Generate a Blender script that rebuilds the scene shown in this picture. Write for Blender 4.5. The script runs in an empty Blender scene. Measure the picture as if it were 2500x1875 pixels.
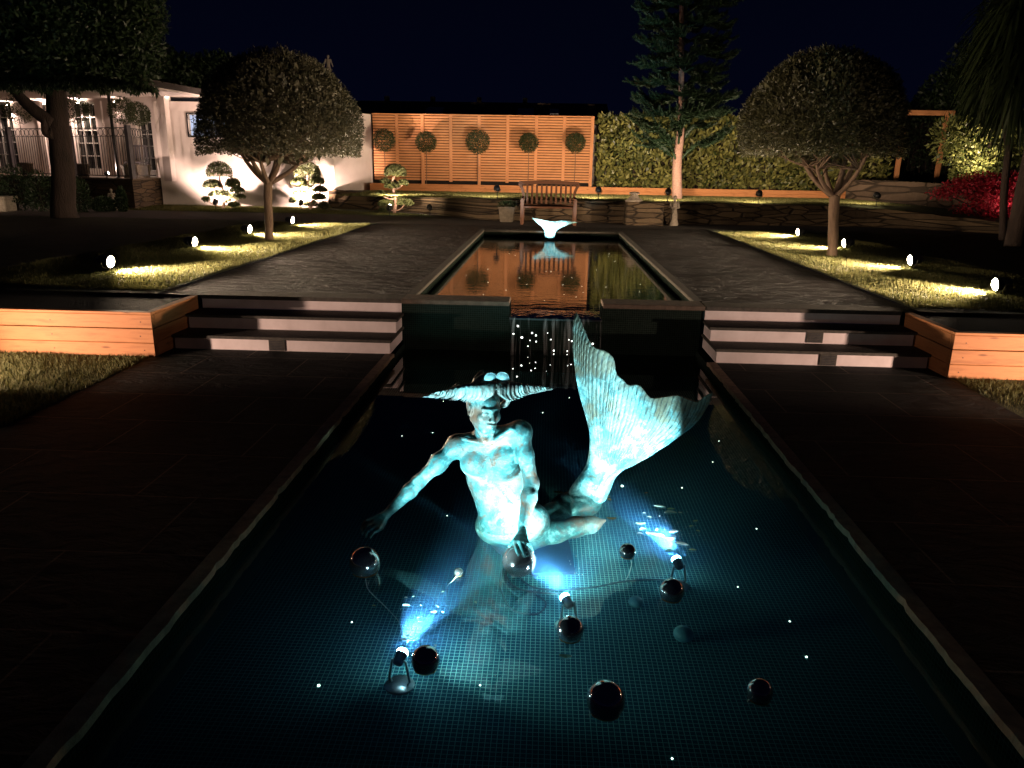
import bpy, math, random
import numpy as np
from mathutils import Vector, Matrix

random.seed(7)
RNG = np.random.default_rng(7)
S = bpy.context.scene
COL = S.collection

# ---------------------------------------------------------------- camera
FPX, PITCH, YAW, ROLL, CAMZ = 1853.2, 0.27711, 0.04197, 0.01678, 1.70
_fwd = Vector((-math.sin(YAW)*math.cos(PITCH), math.cos(YAW)*math.cos(PITCH), -math.sin(PITCH)))
_r0 = Vector((math.cos(YAW), math.sin(YAW), 0)); _u0 = _r0.cross(_fwd)
_rt = _r0*math.cos(ROLL) + _u0*math.sin(ROLL)
_up = -_r0*math.sin(ROLL) + _u0*math.cos(ROLL)
CAM = Vector((0, 0, CAMZ))
cd = bpy.data.cameras.new('camera'); cam = bpy.data.objects.new('camera', cd); COL.objects.link(cam)
cd.sensor_width = 36; cd.lens = FPX/2500*36; cd.clip_start = 0.05; cd.clip_end = 3000
m = Matrix((( _rt.x, _up.x, -_fwd.x, 0), (_rt.y, _up.y, -_fwd.y, 0), (_rt.z, _up.z, -_fwd.z, CAMZ), (0, 0, 0, 1)))
cam.matrix_world = m
S.camera = cam

# ---------------------------------------------------------------- night sky
w = bpy.data.worlds.new('World'); S.world = w; w.use_nodes = True
nt = w.node_tree; nt.nodes.clear()
wo = nt.nodes.new('ShaderNodeOutputWorld'); bg = nt.nodes.new('ShaderNodeBackground')
tc = nt.nodes.new('ShaderNodeTexCoord'); sx = nt.nodes.new('ShaderNodeSeparateXYZ')
rp = nt.nodes.new('ShaderNodeValToRGB')
nt.links.new(tc.outputs['Generated'], sx.inputs[0]); nt.links.new(sx.outputs['Z'], rp.inputs[0])
rp.color_ramp.elements[0].position = 0.0; rp.color_ramp.elements[0].color = (0.0009, 0.0014, 0.0066, 1)
rp.color_ramp.elements[1].position = 0.35; rp.color_ramp.elements[1].color = (0.0004, 0.0007, 0.0030, 1)
nt.links.new(rp.outputs[0], bg.inputs[0]); bg.inputs[1].default_value = 1.0
nt.links.new(bg.outputs[0], wo.inputs[0])

S.render.engine = 'CYCLES'
S.view_settings.view_transform = 'Standard'; S.view_settings.look = 'None'
S.view_settings.exposure = 0; S.view_settings.gamma = 1
cy = S.cycles
cy.max_bounces = 6; cy.diffuse_bounces = 3; cy.glossy_bounces = 4; cy.transmission_bounces = 4
cy.transparent_max_bounces = 12; cy.volume_bounces = 0
cy.sample_clamp_indirect = 2.0; cy.sample_clamp_direct = 0
cy.caustics_reflective = False; cy.caustics_refractive = False
cy.use_denoising = True
try: cy.use_light_tree = True
except Exception: pass

# ---------------------------------------------------------------- measuring helpers (photo pixel -> metres)
def ray(px, py):
    d = _fwd*FPX + _rt*(px-1250) - _up*(py-937.5)
    return d.normalized()
def atz(px, py, z):
    d = ray(px, py); return CAM + d*((z-CAMZ)/d.z)
def aty(px, py, y):
    d = ray(px, py); return CAM + d*(y/d.y)
def pxm(P): return FPX/((Vector(P)-CAM).dot(_fwd))

# ---------------------------------------------------------------- mesh helpers
def chain(o):
    v = Vector((0, 0, 0))
    while o is not None: v += Vector(o.location); o = o.parent
    return v
def mesh_obj(name, V, F, mat, parent=None, smooth=False, tris=None):
    """V (n,3) world coordinates, F list of faces or (m,k) array; ONE mesh object."""
    V = np.asarray(V, dtype=np.float32).reshape(-1, 3)
    me = bpy.data.meshes.new(name)
    if isinstance(F, np.ndarray):
        k = F.shape[1]; n = F.shape[0]
        me.vertices.add(len(V)); 
        me.loops.add(n*k); me.polygons.add(n)
        me.loops.foreach_set('vertex_index', F.astype(np.int32).ravel())
        me.polygons.foreach_set('loop_start', np.arange(0, n*k, k, dtype=np.int32))
    o = bpy.data.objects.new(name, me)
    off = np.array(chain(parent), dtype=np.float32) if parent is not None else np.zeros(3, dtype=np.float32)
    if isinstance(F, np.ndarray):
        me.vertices.foreach_set('co', (V-off).ravel())
    else:
        me.from_pydata((V-off).tolist(), [], F)
    me.update(calc_edges=True); me.validate()
    if mat is not None: me.materials.append(mat)
    if smooth: me.polygons.foreach_set('use_smooth', np.ones(len(me.polygons), dtype=bool))
    COL.objects.link(o)
    if parent is not None: o.parent = parent
    return o
def tag(o, label=None, cat=None, group=None, kind=None):
    if label: o['label'] = label
    if cat: o['category'] = cat
    if group: o['group'] = group
    if kind: o['kind'] = kind
    return o
def thing(name, label, cat, loc=(0, 0, 0), group=None):
    o = bpy.data.objects.new(name, None); COL.objects.link(o); o.location = loc
    o.empty_display_size = 0.2
    return tag(o, label, cat, group)
def dup(o, parent=None):
    c = o.copy(); COL.objects.link(c)
    if parent is not None: c.parent = parent
    for ch in list(o.children): dup(ch, c)
    return c

class MB:
    def __init__(s): s.v = []; s.f = []
    def add(s, vs, fs):
        n = len(s.v); s.v += [tuple(q) for q in vs]; s.f += [tuple(i+n for i in f) for f in fs]; return s
    def box(s, x0, x1, y0, y1, z0, z1, rz=0.0, c=None, bev=0.0):
        if bev > 0:
            b = min(bev, (x1-x0)*.45, (y1-y0)*.45, (z1-z0)*.45)
            P = []
            for (xx, sx_) in ((x0, 1), (x1, -1)):
                for (yy, sy_) in ((y0, 1), (y1, -1)):
                    for (zz, sz_) in ((z0, 1), (z1, -1)):
                        P += [(xx, yy+sy_*b, zz+sz_*b), (xx+sx_*b, yy, zz+sz_*b), (xx+sx_*b, yy+sy_*b, zz)]
            # index: corner k=(ix*4+iy*2+iz)*3 + axis
            I = lambda ix, iy, iz, a: (ix*4+iy*2+iz)*3+a
            F = []
            for ix in (0, 1): F.append([I(ix,0,0,0), I(ix,1,0,0), I(ix,1,1,0), I(ix,0,1,0)])
            for iy in (0, 1): F.append([I(0,iy,0,1), I(1,iy,0,1), I(1,iy,1,1), I(0,iy,1,1)])
            for iz in (0, 1): F.append([I(0,0,iz,2), I(1,0,iz,2), I(1,1,iz,2), I(0,1,iz,2)])
            for iy in (0, 1):
                for iz in (0, 1): F.append([I(0,iy,iz,1), I(1,iy,iz,1), I(1,iy,iz,2), I(0,iy,iz,2)])
            for ix in (0, 1):
                for iz in (0, 1): F.append([I(ix,0,iz,0), I(ix,1,iz,0), I(ix,1,iz,2), I(ix,0,iz,2)])
                for iy in (0, 1): F.append([I(ix,iy,0,0), I(ix,iy,1,0), I(ix,iy,1,1), I(ix,iy,0,1)])
            for ix in (0, 1):
                for iy in (0, 1):
                    for iz in (0, 1): F.append([I(ix,iy,iz,0), I(ix,iy,iz,1), I(ix,iy,iz,2)])
            # orient outward
            cc = Vector(((x0+x1)/2, (y0+y1)/2, (z0+z1)/2)); G = []
            for f in F:
                p = [Vector(P[i]) for i in f]; n = (p[1]-p[0]).cross(p[2]-p[0])
                mid = sum(p, Vector())/len(p)
                G.append(f if n.dot(mid-cc) > 0 else f[::-1])
            F = G
        else:
            P = [(x0,y0,z0),(x1,y0,z0),(x1,y1,z0),(x0,y1,z0),(x0,y0,z1),(x1,y0,z1),(x1,y1,z1),(x0,y1,z1)]
            F = [(0,3,2,1),(4,5,6,7),(0,1,5,4),(1,2,6,5),(2,3,7,6),(3,0,4,7)]
        if rz:
            c = c or ((x0+x1)/2, (y0+y1)/2); ca, sa = math.cos(rz), math.sin(rz)
            P = [(c[0]+(x-c[0])*ca-(y-c[1])*sa, c[1]+(x-c[0])*sa+(y-c[1])*ca, z) for x, y, z in P]
        return s.add(P, F)
    def beam(s, a, b, w, h, upv=(0, 0, 1)):
        """rectangular bar from a to b, width w sideways, height h along up"""
        a = Vector(a); b = Vector(b); d = (b-a).normalized(); u = Vector(upv)
        sd = d.cross(u)
        if sd.length < 1e-4: sd = d.cross(Vector((0, 1, 0)))
        sd.normalize(); u = sd.cross(d).normalized()
        P = []
        for q in (a, b):
            for (i, j) in ((-1, -1), (1, -1), (1, 1), (-1, 1)): P.append(q + sd*(i*w/2) + u*(j*h/2))
        return s.add(P, [(0,1,2,3),(7,6,5,4),(0,4,5,1),(1,5,6,2),(2,6,7,3),(3,7,4,0)])
    def tube(s, pts, rad, seg=8, caps=True, squash=None):
        pts = [Vector(p) for p in pts]; n = len(pts)
        if not hasattr(rad, '__len__'): rad = [rad]*n
        t0 = (pts[1]-pts[0]).normalized()
        ref = Vector((0, 0, 1)) if abs(t0.z) < .9 else Vector((1, 0, 0))
        u = t0.cross(ref).normalized(); P = []
        for i in range(n):
            t = (pts[min(i+1, n-1)]-pts[max(i-1, 0)])
            if t.length < 1e-9: t = t0
            t.normalize(); u = (u - t*u.dot(t))
            if u.length < 1e-6: u = t.cross(ref)
            u.normalize(); v = t.cross(u)
            for k in range(seg):
                a = 2*math.pi*k/seg
                P.append(pts[i] + u*(math.cos(a)*rad[i]) + v*(math.sin(a)*rad[i]))
        F = []
        for i in range(n-1):
            for k in range(seg):
                F.append((i*seg+k, i*seg+(k+1) % seg, (i+1)*seg+(k+1) % seg, (i+1)*seg+k))
        if caps: F.append(tuple(range(seg))[::-1]); F.append(tuple((n-1)*seg+k for k in range(seg)))
        return s.add(P, F)
    def lathe(s, prof, seg=20, c=(0, 0, 0), axis=None):
        """prof: list of (r,z); axis: Matrix 3x3 to orient"""
        P = []; n = len(prof); c = Vector(c)
        for r, z in prof:
            for k in range(seg):
                a = 2*math.pi*k/seg; q = Vector((math.cos(a)*r, math.sin(a)*r, z))
                if axis is not None: q = axis @ q
                P.append(q+c)
        F = []
        for i in range(n-1):
            for k in range(seg):
                F.append((i*seg+k, i*seg+(k+1) % seg, (i+1)*seg+(k+1) % seg, (i+1)*seg+k))
        F.append(tuple(range(seg))[::-1]); F.append(tuple((n-1)*seg+k for k in range(seg)))
        return s.add(P, F)
    def prism(s, poly, z0, z1):
        n = len(poly); P = [(x, y, z0) for x, y in poly]+[(x, y, z1) for x, y in poly]
        F = [tuple(range(n))[::-1], tuple(range(n, 2*n))]+[(i, (i+1) % n, n+(i+1) % n, n+i) for i in range(n)]
        return s.add(P, F)
    def quad(s, a, b, c, d): return s.add([a, b, c, d], [(0, 1, 2, 3)])
    def build(s, name, mat, parent=None, smooth=False):
        return mesh_obj(name, s.v, s.f, mat, parent, smooth)

def spline(pts, n):
    """Catmull-Rom through pts"""
    pts = [np.array(p, float) for p in pts]; P = [2*pts[0]-pts[1]]+pts+[2*pts[-1]-pts[-2]]; out = []
    m_ = len(pts)-1
    for k in range(n+1):
        t = k/n*m_; i = min(int(t), m_-1); f = t-i
        a, b, c, d = P[i], P[i+1], P[i+2], P[i+3]
        out.append(.5*((2*b)+(-a+c)*f+(2*a-5*b+4*c-d)*f*f+(-a+3*b-3*c+d)*f**3))
    return out

# ---------------------------------------------------------------- materials
def nodes(name):
    mt = bpy.data.materials.new(name); mt.use_nodes = True; t = mt.node_tree; t.nodes.clear()
    o = t.nodes.new('ShaderNodeOutputMaterial'); b = t.nodes.new('ShaderNodeBsdfPrincipled')
    t.links.new(b.outputs[0], o.inputs[0]); return mt, t, b, o
def N(t, typ, **kw):
    n = t.nodes.new(typ)
    for k, v in kw.items():
        if k.startswith('i_'):
            key = k[2:]; key = int(key) if key.isdigit() else key
            n.inputs[key].default_value = v
        else: setattr(n, k, v)
    return n
def coord(t, scale=(1, 1, 1), rot=(0, 0, 0), kind='Object'):
    tc = N(t, 'ShaderNodeTexCoord'); mp = N(t, 'ShaderNodeMapping')
    mp.inputs['Scale'].default_value = scale; mp.inputs['Rotation'].default_value = rot
    t.links.new(tc.outputs[kind], mp.inputs['Vector']); return mp.outputs[0]
def wpos(t, scale=(1, 1, 1), rot=(0, 0, 0)):
    g = N(t, 'ShaderNodeNewGeometry'); mp = N(t, 'ShaderNodeMapping')
    mp.inputs['Scale'].default_value = scale; mp.inputs['Rotation'].default_value = rot
    t.links.new(g.outputs['Position'], mp.inputs['Vector']); return mp.outputs[0]
def noise(t, vec, scale, detail=4, rough=.6, dist=0):
    n = N(t, 'ShaderNodeTexNoise'); n.inputs['Scale'].default_value = scale; n.inputs['Detail'].default_value = detail
    n.inputs['Roughness'].default_value = rough; n.inputs['Distortion'].default_value = dist
    t.links.new(vec, n.inputs['Vector']); return n.outputs['Fac']
def ramp(t, fac, stops):
    r = N(t, 'ShaderNodeValToRGB'); e = r.color_ramp.elements
    while len(e) < len(stops): e.new(.5)
    for i, (p, c) in enumerate(stops):
        e[i].position = p; e[i].color = (*c, 1) if len(c) == 3 else c
    t.links.new(fac, r.inputs[0]); return r.outputs[0]
def mixc(t, fac, a, b, blend='MIX'):
    n = N(t, 'ShaderNodeMix', data_type='RGBA', blend_type=blend)
    for i, v in ((0, fac), (6, a), (7, b)):
        if hasattr(v, 'is_linked'): t.links.new(v, n.inputs[i])
        elif isinstance(v, (int, float)): n.inputs[i].default_value = v
        else: n.inputs[i].default_value = (*v, 1)
    return n.outputs[2]
def bump(t, b, h, strength=.5, dist=.01):
    n = N(t, 'ShaderNodeBump'); n.inputs['Strength'].default_value = strength; n.inputs['Distance'].default_value = dist
    t.links.new(h, n.inputs['Height']); t.links.new(n.outputs[0], b.inputs['Normal']); return n
def mth(t, op, a, b=None):
    n = N(t, 'ShaderNodeMath', operation=op)
    for i, v in ((0, a), (1, b)):
        if v is None: continue
        if hasattr(v, 'is_linked'): t.links.new(v, n.inputs[i])
        else: n.inputs[i].default_value = v
    return n.outputs[0]
def simple(name, c1, c2=None, scale=6, rough=.6, bmp=.3, bdist=.01, metal=0, detail=5, vec=None, spec=.4):
    mt, t, b, o = nodes(name); v = wpos(t) if vec is None else coord(t, vec)
    c2 = c2 or tuple(x*.6 for x in c1)
    f = noise(t, v, scale, detail)
    t.links.new(ramp(t, f, [(.3, c2), (.7, c1)]), b.inputs['Base Color'])
    b.inputs['Roughness'].default_value = rough; b.inputs['Metallic'].default_value = metal
    b.inputs['Specular IOR Level'].default_value = spec
    if bmp: bump(t, b, noise(t, v, scale*5, 4), bmp, bdist)
    return mt
def emit(name, col, st):
    mt = bpy.data.materials.new(name); mt.use_nodes = True; t = mt.node_tree; t.nodes.clear()
    o = t.nodes.new('ShaderNodeOutputMaterial'); e = t.nodes.new('ShaderNodeEmission')
    e.inputs[0].default_value = (*col, 1); e.inputs[1].default_value = st
    t.links.new(e.outputs[0], o.inputs[0]); return mt
def leafmat(name, c1, c2, scale=9, rough=.45, trans=.25):
    mt, t, b, o = nodes(name); v = wpos(t)
    g = N(t, 'ShaderNodeNewGeometry')
    f = noise(t, v, scale, 2)
    f2 = mth(t, 'ADD', mth(t, 'MULTIPLY', f, .6), mth(t, 'MULTIPLY', g.outputs['Random Per Island'], .5))
    col = ramp(t, f2, [(.25, c2), (.75, c1)])
    t.links.new(col, b.inputs['Base Color']); b.inputs['Roughness'].default_value = rough
    b.inputs['Specular IOR Level'].default_value = .35
    tr = N(t, 'ShaderNodeBsdfTranslucent'); t.links.new(col, tr.inputs[0])
    mx = N(t, 'ShaderNodeMixShader'); mx.inputs[0].default_value = trans
    t.links.new(b.outputs[0], mx.inputs[1]); t.links.new(tr.outputs[0], mx.inputs[2]); t.links.new(mx.outputs[0], o.inputs[0])
    return mt

M = {}
M['bark'] = simple('bark', (.20, .13, .085), (.11, .07, .045), 14, .9, .9, .02, vec=(1, 1, .25))
M['bark_dark'] = simple('bark_dark', (.055, .035, .028), (.022, .015, .012), 9, .95, .9, .03, vec=(1, 1, .2))
M['bark_pale'] = simple('bark_pale', (.42, .26, .21), (.22, .13, .10), 16, .9, 1, .02, vec=(1, 1, 2.5))
M['leaf_olive'] = leafmat('leaf_olive', (.105, .095, .055), (.030, .034, .018), trans=.15)
M['leaf_dark'] = leafmat('leaf_dark', (.035, .060, .022), (.012, .024, .010))
M['leaf_bay'] = leafmat('leaf_bay', (.068, .066, .028), (.018, .022, .010), trans=.1)
M['leaf_laurel'] = leafmat('leaf_laurel', (.27, .26, .078), (.018, .036, .010), 2.2, .32, .15)
M['leaf_box'] = leafmat('leaf_box', (.055, .07, .022), (.02, .03, .01), 12, .6, .2)
M['leaf_cloud'] = leafmat('leaf_cloud', (.10, .11, .04), (.03, .04, .015), 12, .6, .2)
M['leaf_monkey'] = leafmat('leaf_monkey', (.022, .045, .02), (.010, .024, .011), 6, .5, .1)
M['leaf_palm'] = leafmat('leaf_palm', (.03, .045, .014), (.012, .02, .007), 4, .5, .25)
M['leaf_red'] = leafmat('leaf_red', (.50, .02, .05), (.16, .008, .015), 5, .5, .35)
M['leaf_bush'] = leafmat('leaf_bush', (.34, .36, .12), (.03, .06, .018), 5, .3, .25)
M['grass'] = leafmat('grass', (.20, .19, .065), (.09, .10, .032), 3, .7, .3)
M['plaster'] = simple('plaster', (.80, .70, .66), (.72, .62, .58), 3, .85, .15, .004)
M['riser'] = simple('riser_render', (.80, .68, .64), (.64, .53, .49), 5, .85, .25, .004)
M['dark_metal'] = simple('dark_metal', (.03, .03, .034), (.018, .018, .02), 20, .45, .1, .001, metal=.3)
M['grey_paint'] = simple('grey_paint', (.17, .15, .17), (.12, .105, .12), 8, .6, .1, .002)
M['white_paint'] = simple('white_paint', (.75, .72, .68), (.66, .63, .6), 8, .5, .05, .001)
M['glass_dark'] = simple('glass_dark', (.012, .014, .012), (.02, .022, .02), 2, .08, 0, spec=.6)
M['soil'] = simple('soil', (.016, .011, .008), (.008, .006, .005), 14, .95, 1, .03)
M['granite'] = simple('granite_nosing', (.095, .08, .06), (.04, .036, .028), 30, .8, .8, .006)
M['coping'] = simple('coping_stone', (.15, .105, .07), (.07, .05, .034), 14, .8, .8, .006)
M['arris'] = simple('coping_arris', (.42, .28, .18), (.20, .13, .085), 14, .8, .8, .006)
M['stone_pot'] = simple('stone_pot', (.13, .105, .075), (.07, .055, .04), 12, .9, .6, .01)
M['statue_stone'] = simple('statue_stone', (.36, .30, .24), (.20, .165, .13), 22, .85, .5, .006)
M['roof_tile'] = simple('roof_tile', (.045, .035, .03), (.025, .02, .018), 7, .9, .6, .02)
M['steel_pole'] = simple('steel', (.5, .52, .55), (.4, .42, .45), 8, .3, 0, metal=1)
M['mirror'] = simple('mirror_steel', (.80, .62, .60), (.66, .48, .46), 5, .15, .015, .001, metal=.92)
M['cable'] = simple('cable_rubber', (.010, .018, .020), (.006, .01, .012), 8, .5, 0)
M['string'] = simple('cord', (.5, .52, .5), (.4, .4, .38), 8, .8, 0)
M['lens_warm'] = emit('lens_warm', (1, .80, .58), 120)
M['lens_cool'] = emit('lens_cool', (.55, .80, 1), 120)
M['star_white'] = emit('star_white', (1, .97, .92), 8)
M['downlight'] = emit('downlight_lens', (1, .85, .7), 12)
M['pebble'] = simple('pebble', (.10, .28, .34), (.06, .2, .25), 12, .5, .1)
M['float_leaf'] = leafmat('float_leaf', (.55, .60, .35), (.30, .36, .15), 30, .6, .75)
M['float_petal'] = leafmat('float_petal', (.80, .80, .70), (.6, .62, .5), 30, .6, .8)
M['float_rust'] = leafmat('float_rust', (.55, .30, .10), (.25, .12, .04), 30, .6, .6)

def wood(name, c1, c2, axis=0, rough=.65, knots=True, scale=1.0):
    mt, t, b, o = nodes(name)
    sc = [5, 5, 5]; sc[axis] = .55
    v = wpos(t, tuple(x*scale for x in sc))
    f = noise(t, v, 5, 6, .65, .4)
    col = ramp(t, f, [(.3, c2), (.52, c1), (.75, tuple(x*.82 for x in c1))])
    if knots:
        vv = wpos(t, tuple((1.4 if i == axis else 6) for i in range(3)))
        vo = N(t, 'ShaderNodeTexVoronoi'); vo.inputs['Scale'].default_value = 1.7; vo.inputs['Randomness'].default_value = 1
        t.links.new(vv, vo.inputs['Vector'])
        k = ramp(t, vo.outputs['Distance'], [(.05, (1, 1, 1)), (.13, (0, 0, 0))])
        col = mixc(t, mth(t, 'MULTIPLY', k, .75), col, tuple(x*.35 for x in c2))
    t.links.new(col, b.inputs['Base Color']); b.inputs['Roughness'].default_value = rough
    b.inputs['Specular IOR Level'].default_value = .3
    bump(t, b, f, .35, .004); return mt
M['sleeper'] = wood('timber_sleeper', (.50, .205, .072), (.33, .125, .042), 0)
M['sleeper_y'] = wood('timber_sleeper_side', (.50, .205, .075), (.33, .125, .042), 1)
M['cedar'] = wood('cedar_slat', (.60, .265, .11), (.42, .175, .068), 0, knots=False)
M['cedar_post'] = wood('cedar_post', (.60, .265, .115), (.42, .175, .07), 2, knots=False)
M['teak'] = wood('teak', (.105, .042, .02), (.06, .025, .013), 0, knots=False)
M['teak_v'] = wood('teak_upright', (.105, .042, .02), (.06, .025, .013), 2, knots=False)

def slate(name, c1, c2, sx_=.9, sy_=.6, bs=1.0, rough=.5, joint=(.16, .12, .09), ang=0.0):
    """riven slate slabs with cement joints"""
    mt, t, b, o = nodes(name)
    v = wpos(t, (1, 1, 1), (0, 0, ang))
    br = N(t, 'ShaderNodeTexBrick'); br.inputs['Scale'].default_value = 1
    br.inputs['Brick Width'].default_value = sx_; br.inputs['Row Height'].default_value = sy_
    br.inputs['Mortar Size'].default_value = .006; br.inputs['Mortar Smooth'].default_value = .1
    br.inputs['Color1'].default_value = (*c1, 1); br.inputs['Color2'].default_value = (*c2, 1)
    br.inputs['Mortar'].default_value = (*joint, 1); br.offset = .37
    t.links.new(v, br.inputs['Vector'])
    big = noise(t, v, 1.6, 5, .6)
    col = mixc(t, .55, br.outputs['Color'], ramp(t, big, [(.35, c2), (.65, c1)]))
    col = mixc(t, br.outputs['Fac'], col, joint)
    t.links.new(col, b.inputs['Base Color']); b.inputs['Roughness'].default_value = rough
    v2 = wpos(t, (1.0, 2.2, 1), (0, 0, .55))
    ri = noise(t, v2, 3.2, 7, .62, 1.2); fine = noise(t, v, 30, 3)
    hgt = mth(t, 'ADD', mth(t, 'ADD', ramp(t, ri, [(.35, (0,)*3), (.48, (.45,)*3), (.5, (.75,)*3), (.62, (1,)*3)]), mth(t, 'MULTIPLY', fine, .15)), mth(t, 'MULTIPLY', br.outputs['Fac'], -1.0))
    bump(t, b, hgt, min(1, .8*bs), .03*max(1, bs)); b.inputs['Specular IOR Level'].default_value = .2; return mt
M['slate'] = slate('slate_paving', (.019, .022, .015), (.007, .008, .006), joint=(.10, .075, .055), rough=.8)
M['slate_up'] = slate('slate_upper', (.022, .014, .012), (.007, .006, .005), joint=(.03, .022, .018), bs=1.8, rough=.62)

def stonewall(name, c1, c2, mortar, sx_=2.3, sz_=7.0, edge=.05):
    mt, t, b, o = nodes(name)
    tc = N(t, 'ShaderNodeNewGeometry'); sp = N(t, 'ShaderNodeSeparateXYZ'); t.links.new(tc.outputs['Position'], sp.inputs[0])
    cb = N(t, 'ShaderNodeCombineXYZ'); t.links.new(mth(t, 'MULTIPLY', mth(t, 'ADD', sp.outputs[0], mth(t, 'MULTIPLY', sp.outputs[1], .8)), sx_), cb.inputs[0]); t.links.new(mth(t, 'MULTIPLY', sp.outputs[2], sz_), cb.inputs[1])
    vo = N(t, 'ShaderNodeTexVoronoi'); vo.inputs['Scale'].default_value = 1; vo.inputs['Randomness'].default_value = .75; t.links.new(cb.outputs[0], vo.inputs['Vector'])
    ve = N(t, 'ShaderNodeTexVoronoi', feature='DISTANCE_TO_EDGE'); ve.inputs['Scale'].default_value = 1; ve.inputs['Randomness'].default_value = .75; t.links.new(cb.outputs[0], ve.inputs['Vector'])
    sc_ = N(t, 'ShaderNodeSeparateColor'); t.links.new(vo.outputs['Color'], sc_.inputs[0])
    f = noise(t, tc.outputs['Position'], 9, 6)
    col = ramp(t, mth(t, 'ADD', mth(t, 'MULTIPLY', sc_.outputs[0], .6), mth(t, 'MULTIPLY', f, .4)), [(.2, c2), (.75, c1)])
    e = ramp(t, ve.outputs['Distance'], [(edge*.4, (1, 1, 1)), (edge*1.6, (0, 0, 0))])
    t.links.new(mixc(t, e, col, mortar), b.inputs['Base Color']); b.inputs['Roughness'].default_value = .9; b.inputs['Specular IOR Level'].default_value = .2
    bump(t, b, mth(t, 'ADD', mth(t, 'MULTIPLY', e, -1.0), mth(t, 'ADD', f, mth(t, 'MULTIPLY', sc_.outputs[1], .5))), .9, .03); return mt
M['drystone'] = stonewall('dry_stone', (.105, .072, .042), (.045, .031, .019), (.022, .016, .011), 1.5, 8.5, .04)
M['rubble'] = stonewall('rubble_stone', (.22, .155, .11), (.09, .065, .048), (.06, .045, .034), 5.5, 5.0, .06)
# ================================================================ THE SETTING
UH = 0.41          # upper terrace level
LH = 0.94          # top lawn level
WZ = -0.09         # lower pool water
UW = 0.29          # upper pool water
FZ = -0.30         # lower pool floor
XL, XR = -1.42, 1.53
UXL, UXR = -1.34, 1.52
YS0, YS1, YS2 = 6.87, 7.19, 7.52   # riser lines
YB = 16.45         # back of the upper pool

def ground_mat():
    mt, t, b, o = nodes('lawn_ground'); v = wpos(t)
    f = noise(t, v, 2.5, 6); f2 = noise(t, v, 60, 3)
    t.links.new(ramp(t, mth(t, 'ADD', mth(t, 'MULTIPLY', f, .5), mth(t, 'MULTIPLY', f2, .5)), [(.3, (.03, .035, .012)), (.7, (.085, .10, .03))]), b.inputs['Base Color'])
    b.inputs['Roughness'].default_value = .95; bump(t, b, f2, 1, .03); return mt
M['lawn'] = ground_mat()

def sheet(name, poly, z, mat, kind='structure'):
    mb = MB(); mb.add([(x, y, z) for x, y in poly], [tuple(range(len(poly)))])
    return tag(mb.build(name, mat), kind=kind)

# ground: one big sheet with a hole for the pools is modelled as a ring of quads around them
def ring(name, x0, x1, y0, y1, holes_x, holes_y, z, mat):
    mb = MB(); a0, a1 = holes_x; b0, b1 = holes_y
    for (p, q, r, s_) in ((x0, a0, y0, y1), (a1, x1, y0, y1), (a0, a1, y0, b0), (a0, a1, b1, y1)):
        if q > p and s_ > r: mb.add([(p, r, z), (q, r, z), (q, s_, z), (p, s_, z)], [(0, 1, 2, 3)])
    return tag(mb.build(name, mat), kind='structure')
# far ground
mb = MB(); z = -.05
for (x0, x1, y0, y1) in ((-400, -40, -400, 600), (40, 400, -400, 600), (-40, 40, -400, -8), (-40, 40, 60, 600)):
    mb.add([(x0, y0, z), (x1, y0, z), (x1, y1, z), (x0, y1, z)], [(0, 1, 2, 3)])
tag(mb.build('ground', M['lawn']), kind='structure')
# lower garden: lawn left and right, paving beside the pool
XP = 3.52
sheet('lower_lawn', [(-40, -8), (-XP, -8), (-XP, 6.9), (-40, 6.9)], 0.0, M['lawn'])
sheet('lower_lawn', [(XP, -8), (40, -8), (40, 6.9), (XP, 6.9)], 0.0, M['lawn'])
mb = MB()
mb.box(-XP, XL-.001, -8, YS0+.02, -.3, 0.004); mb.box(XR+.001, XP, -8, YS0+.02, -.3, 0.004)
mb.box(XL-.001, XR+.001, -8, .75, -.6, 0.004)
tag(mb.build('paving', M['slate']), kind='structure')
# uneven coping edge of the lower pool (riven slab arris that catches the light)
for sgn, xe in ((-1, XL), (1, XR)):
    mb = MB(); P = []; n = 160
    for i in range(n+1):
        y = .75+(YS0-.75)*i/n; j = .003*math.sin(y*5)+.002*math.sin(y*23+1)+random.uniform(-.0018, .0018)
        if random.random() < .1: j -= .008
        step = .006*(int(y/.62) % 2)
        xo = xe - sgn*(.012+j+step); P.append((xo, y))
    V = []; F = []
    for xo, y in P:
        V += [(xe+sgn*.06, y, .0075), (xo, y, .0075), (xo-sgn*.001, y, -.026), (xe+sgn*.002, y, -.03)]
    for i in range(n):
        for k in range(3): F.append((i*4+k, i*4+4+k, i*4+5+k, i*4+1+k))
    tag(mesh_obj('pool_coping', V, F, M['arris']), kind='structure')

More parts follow.
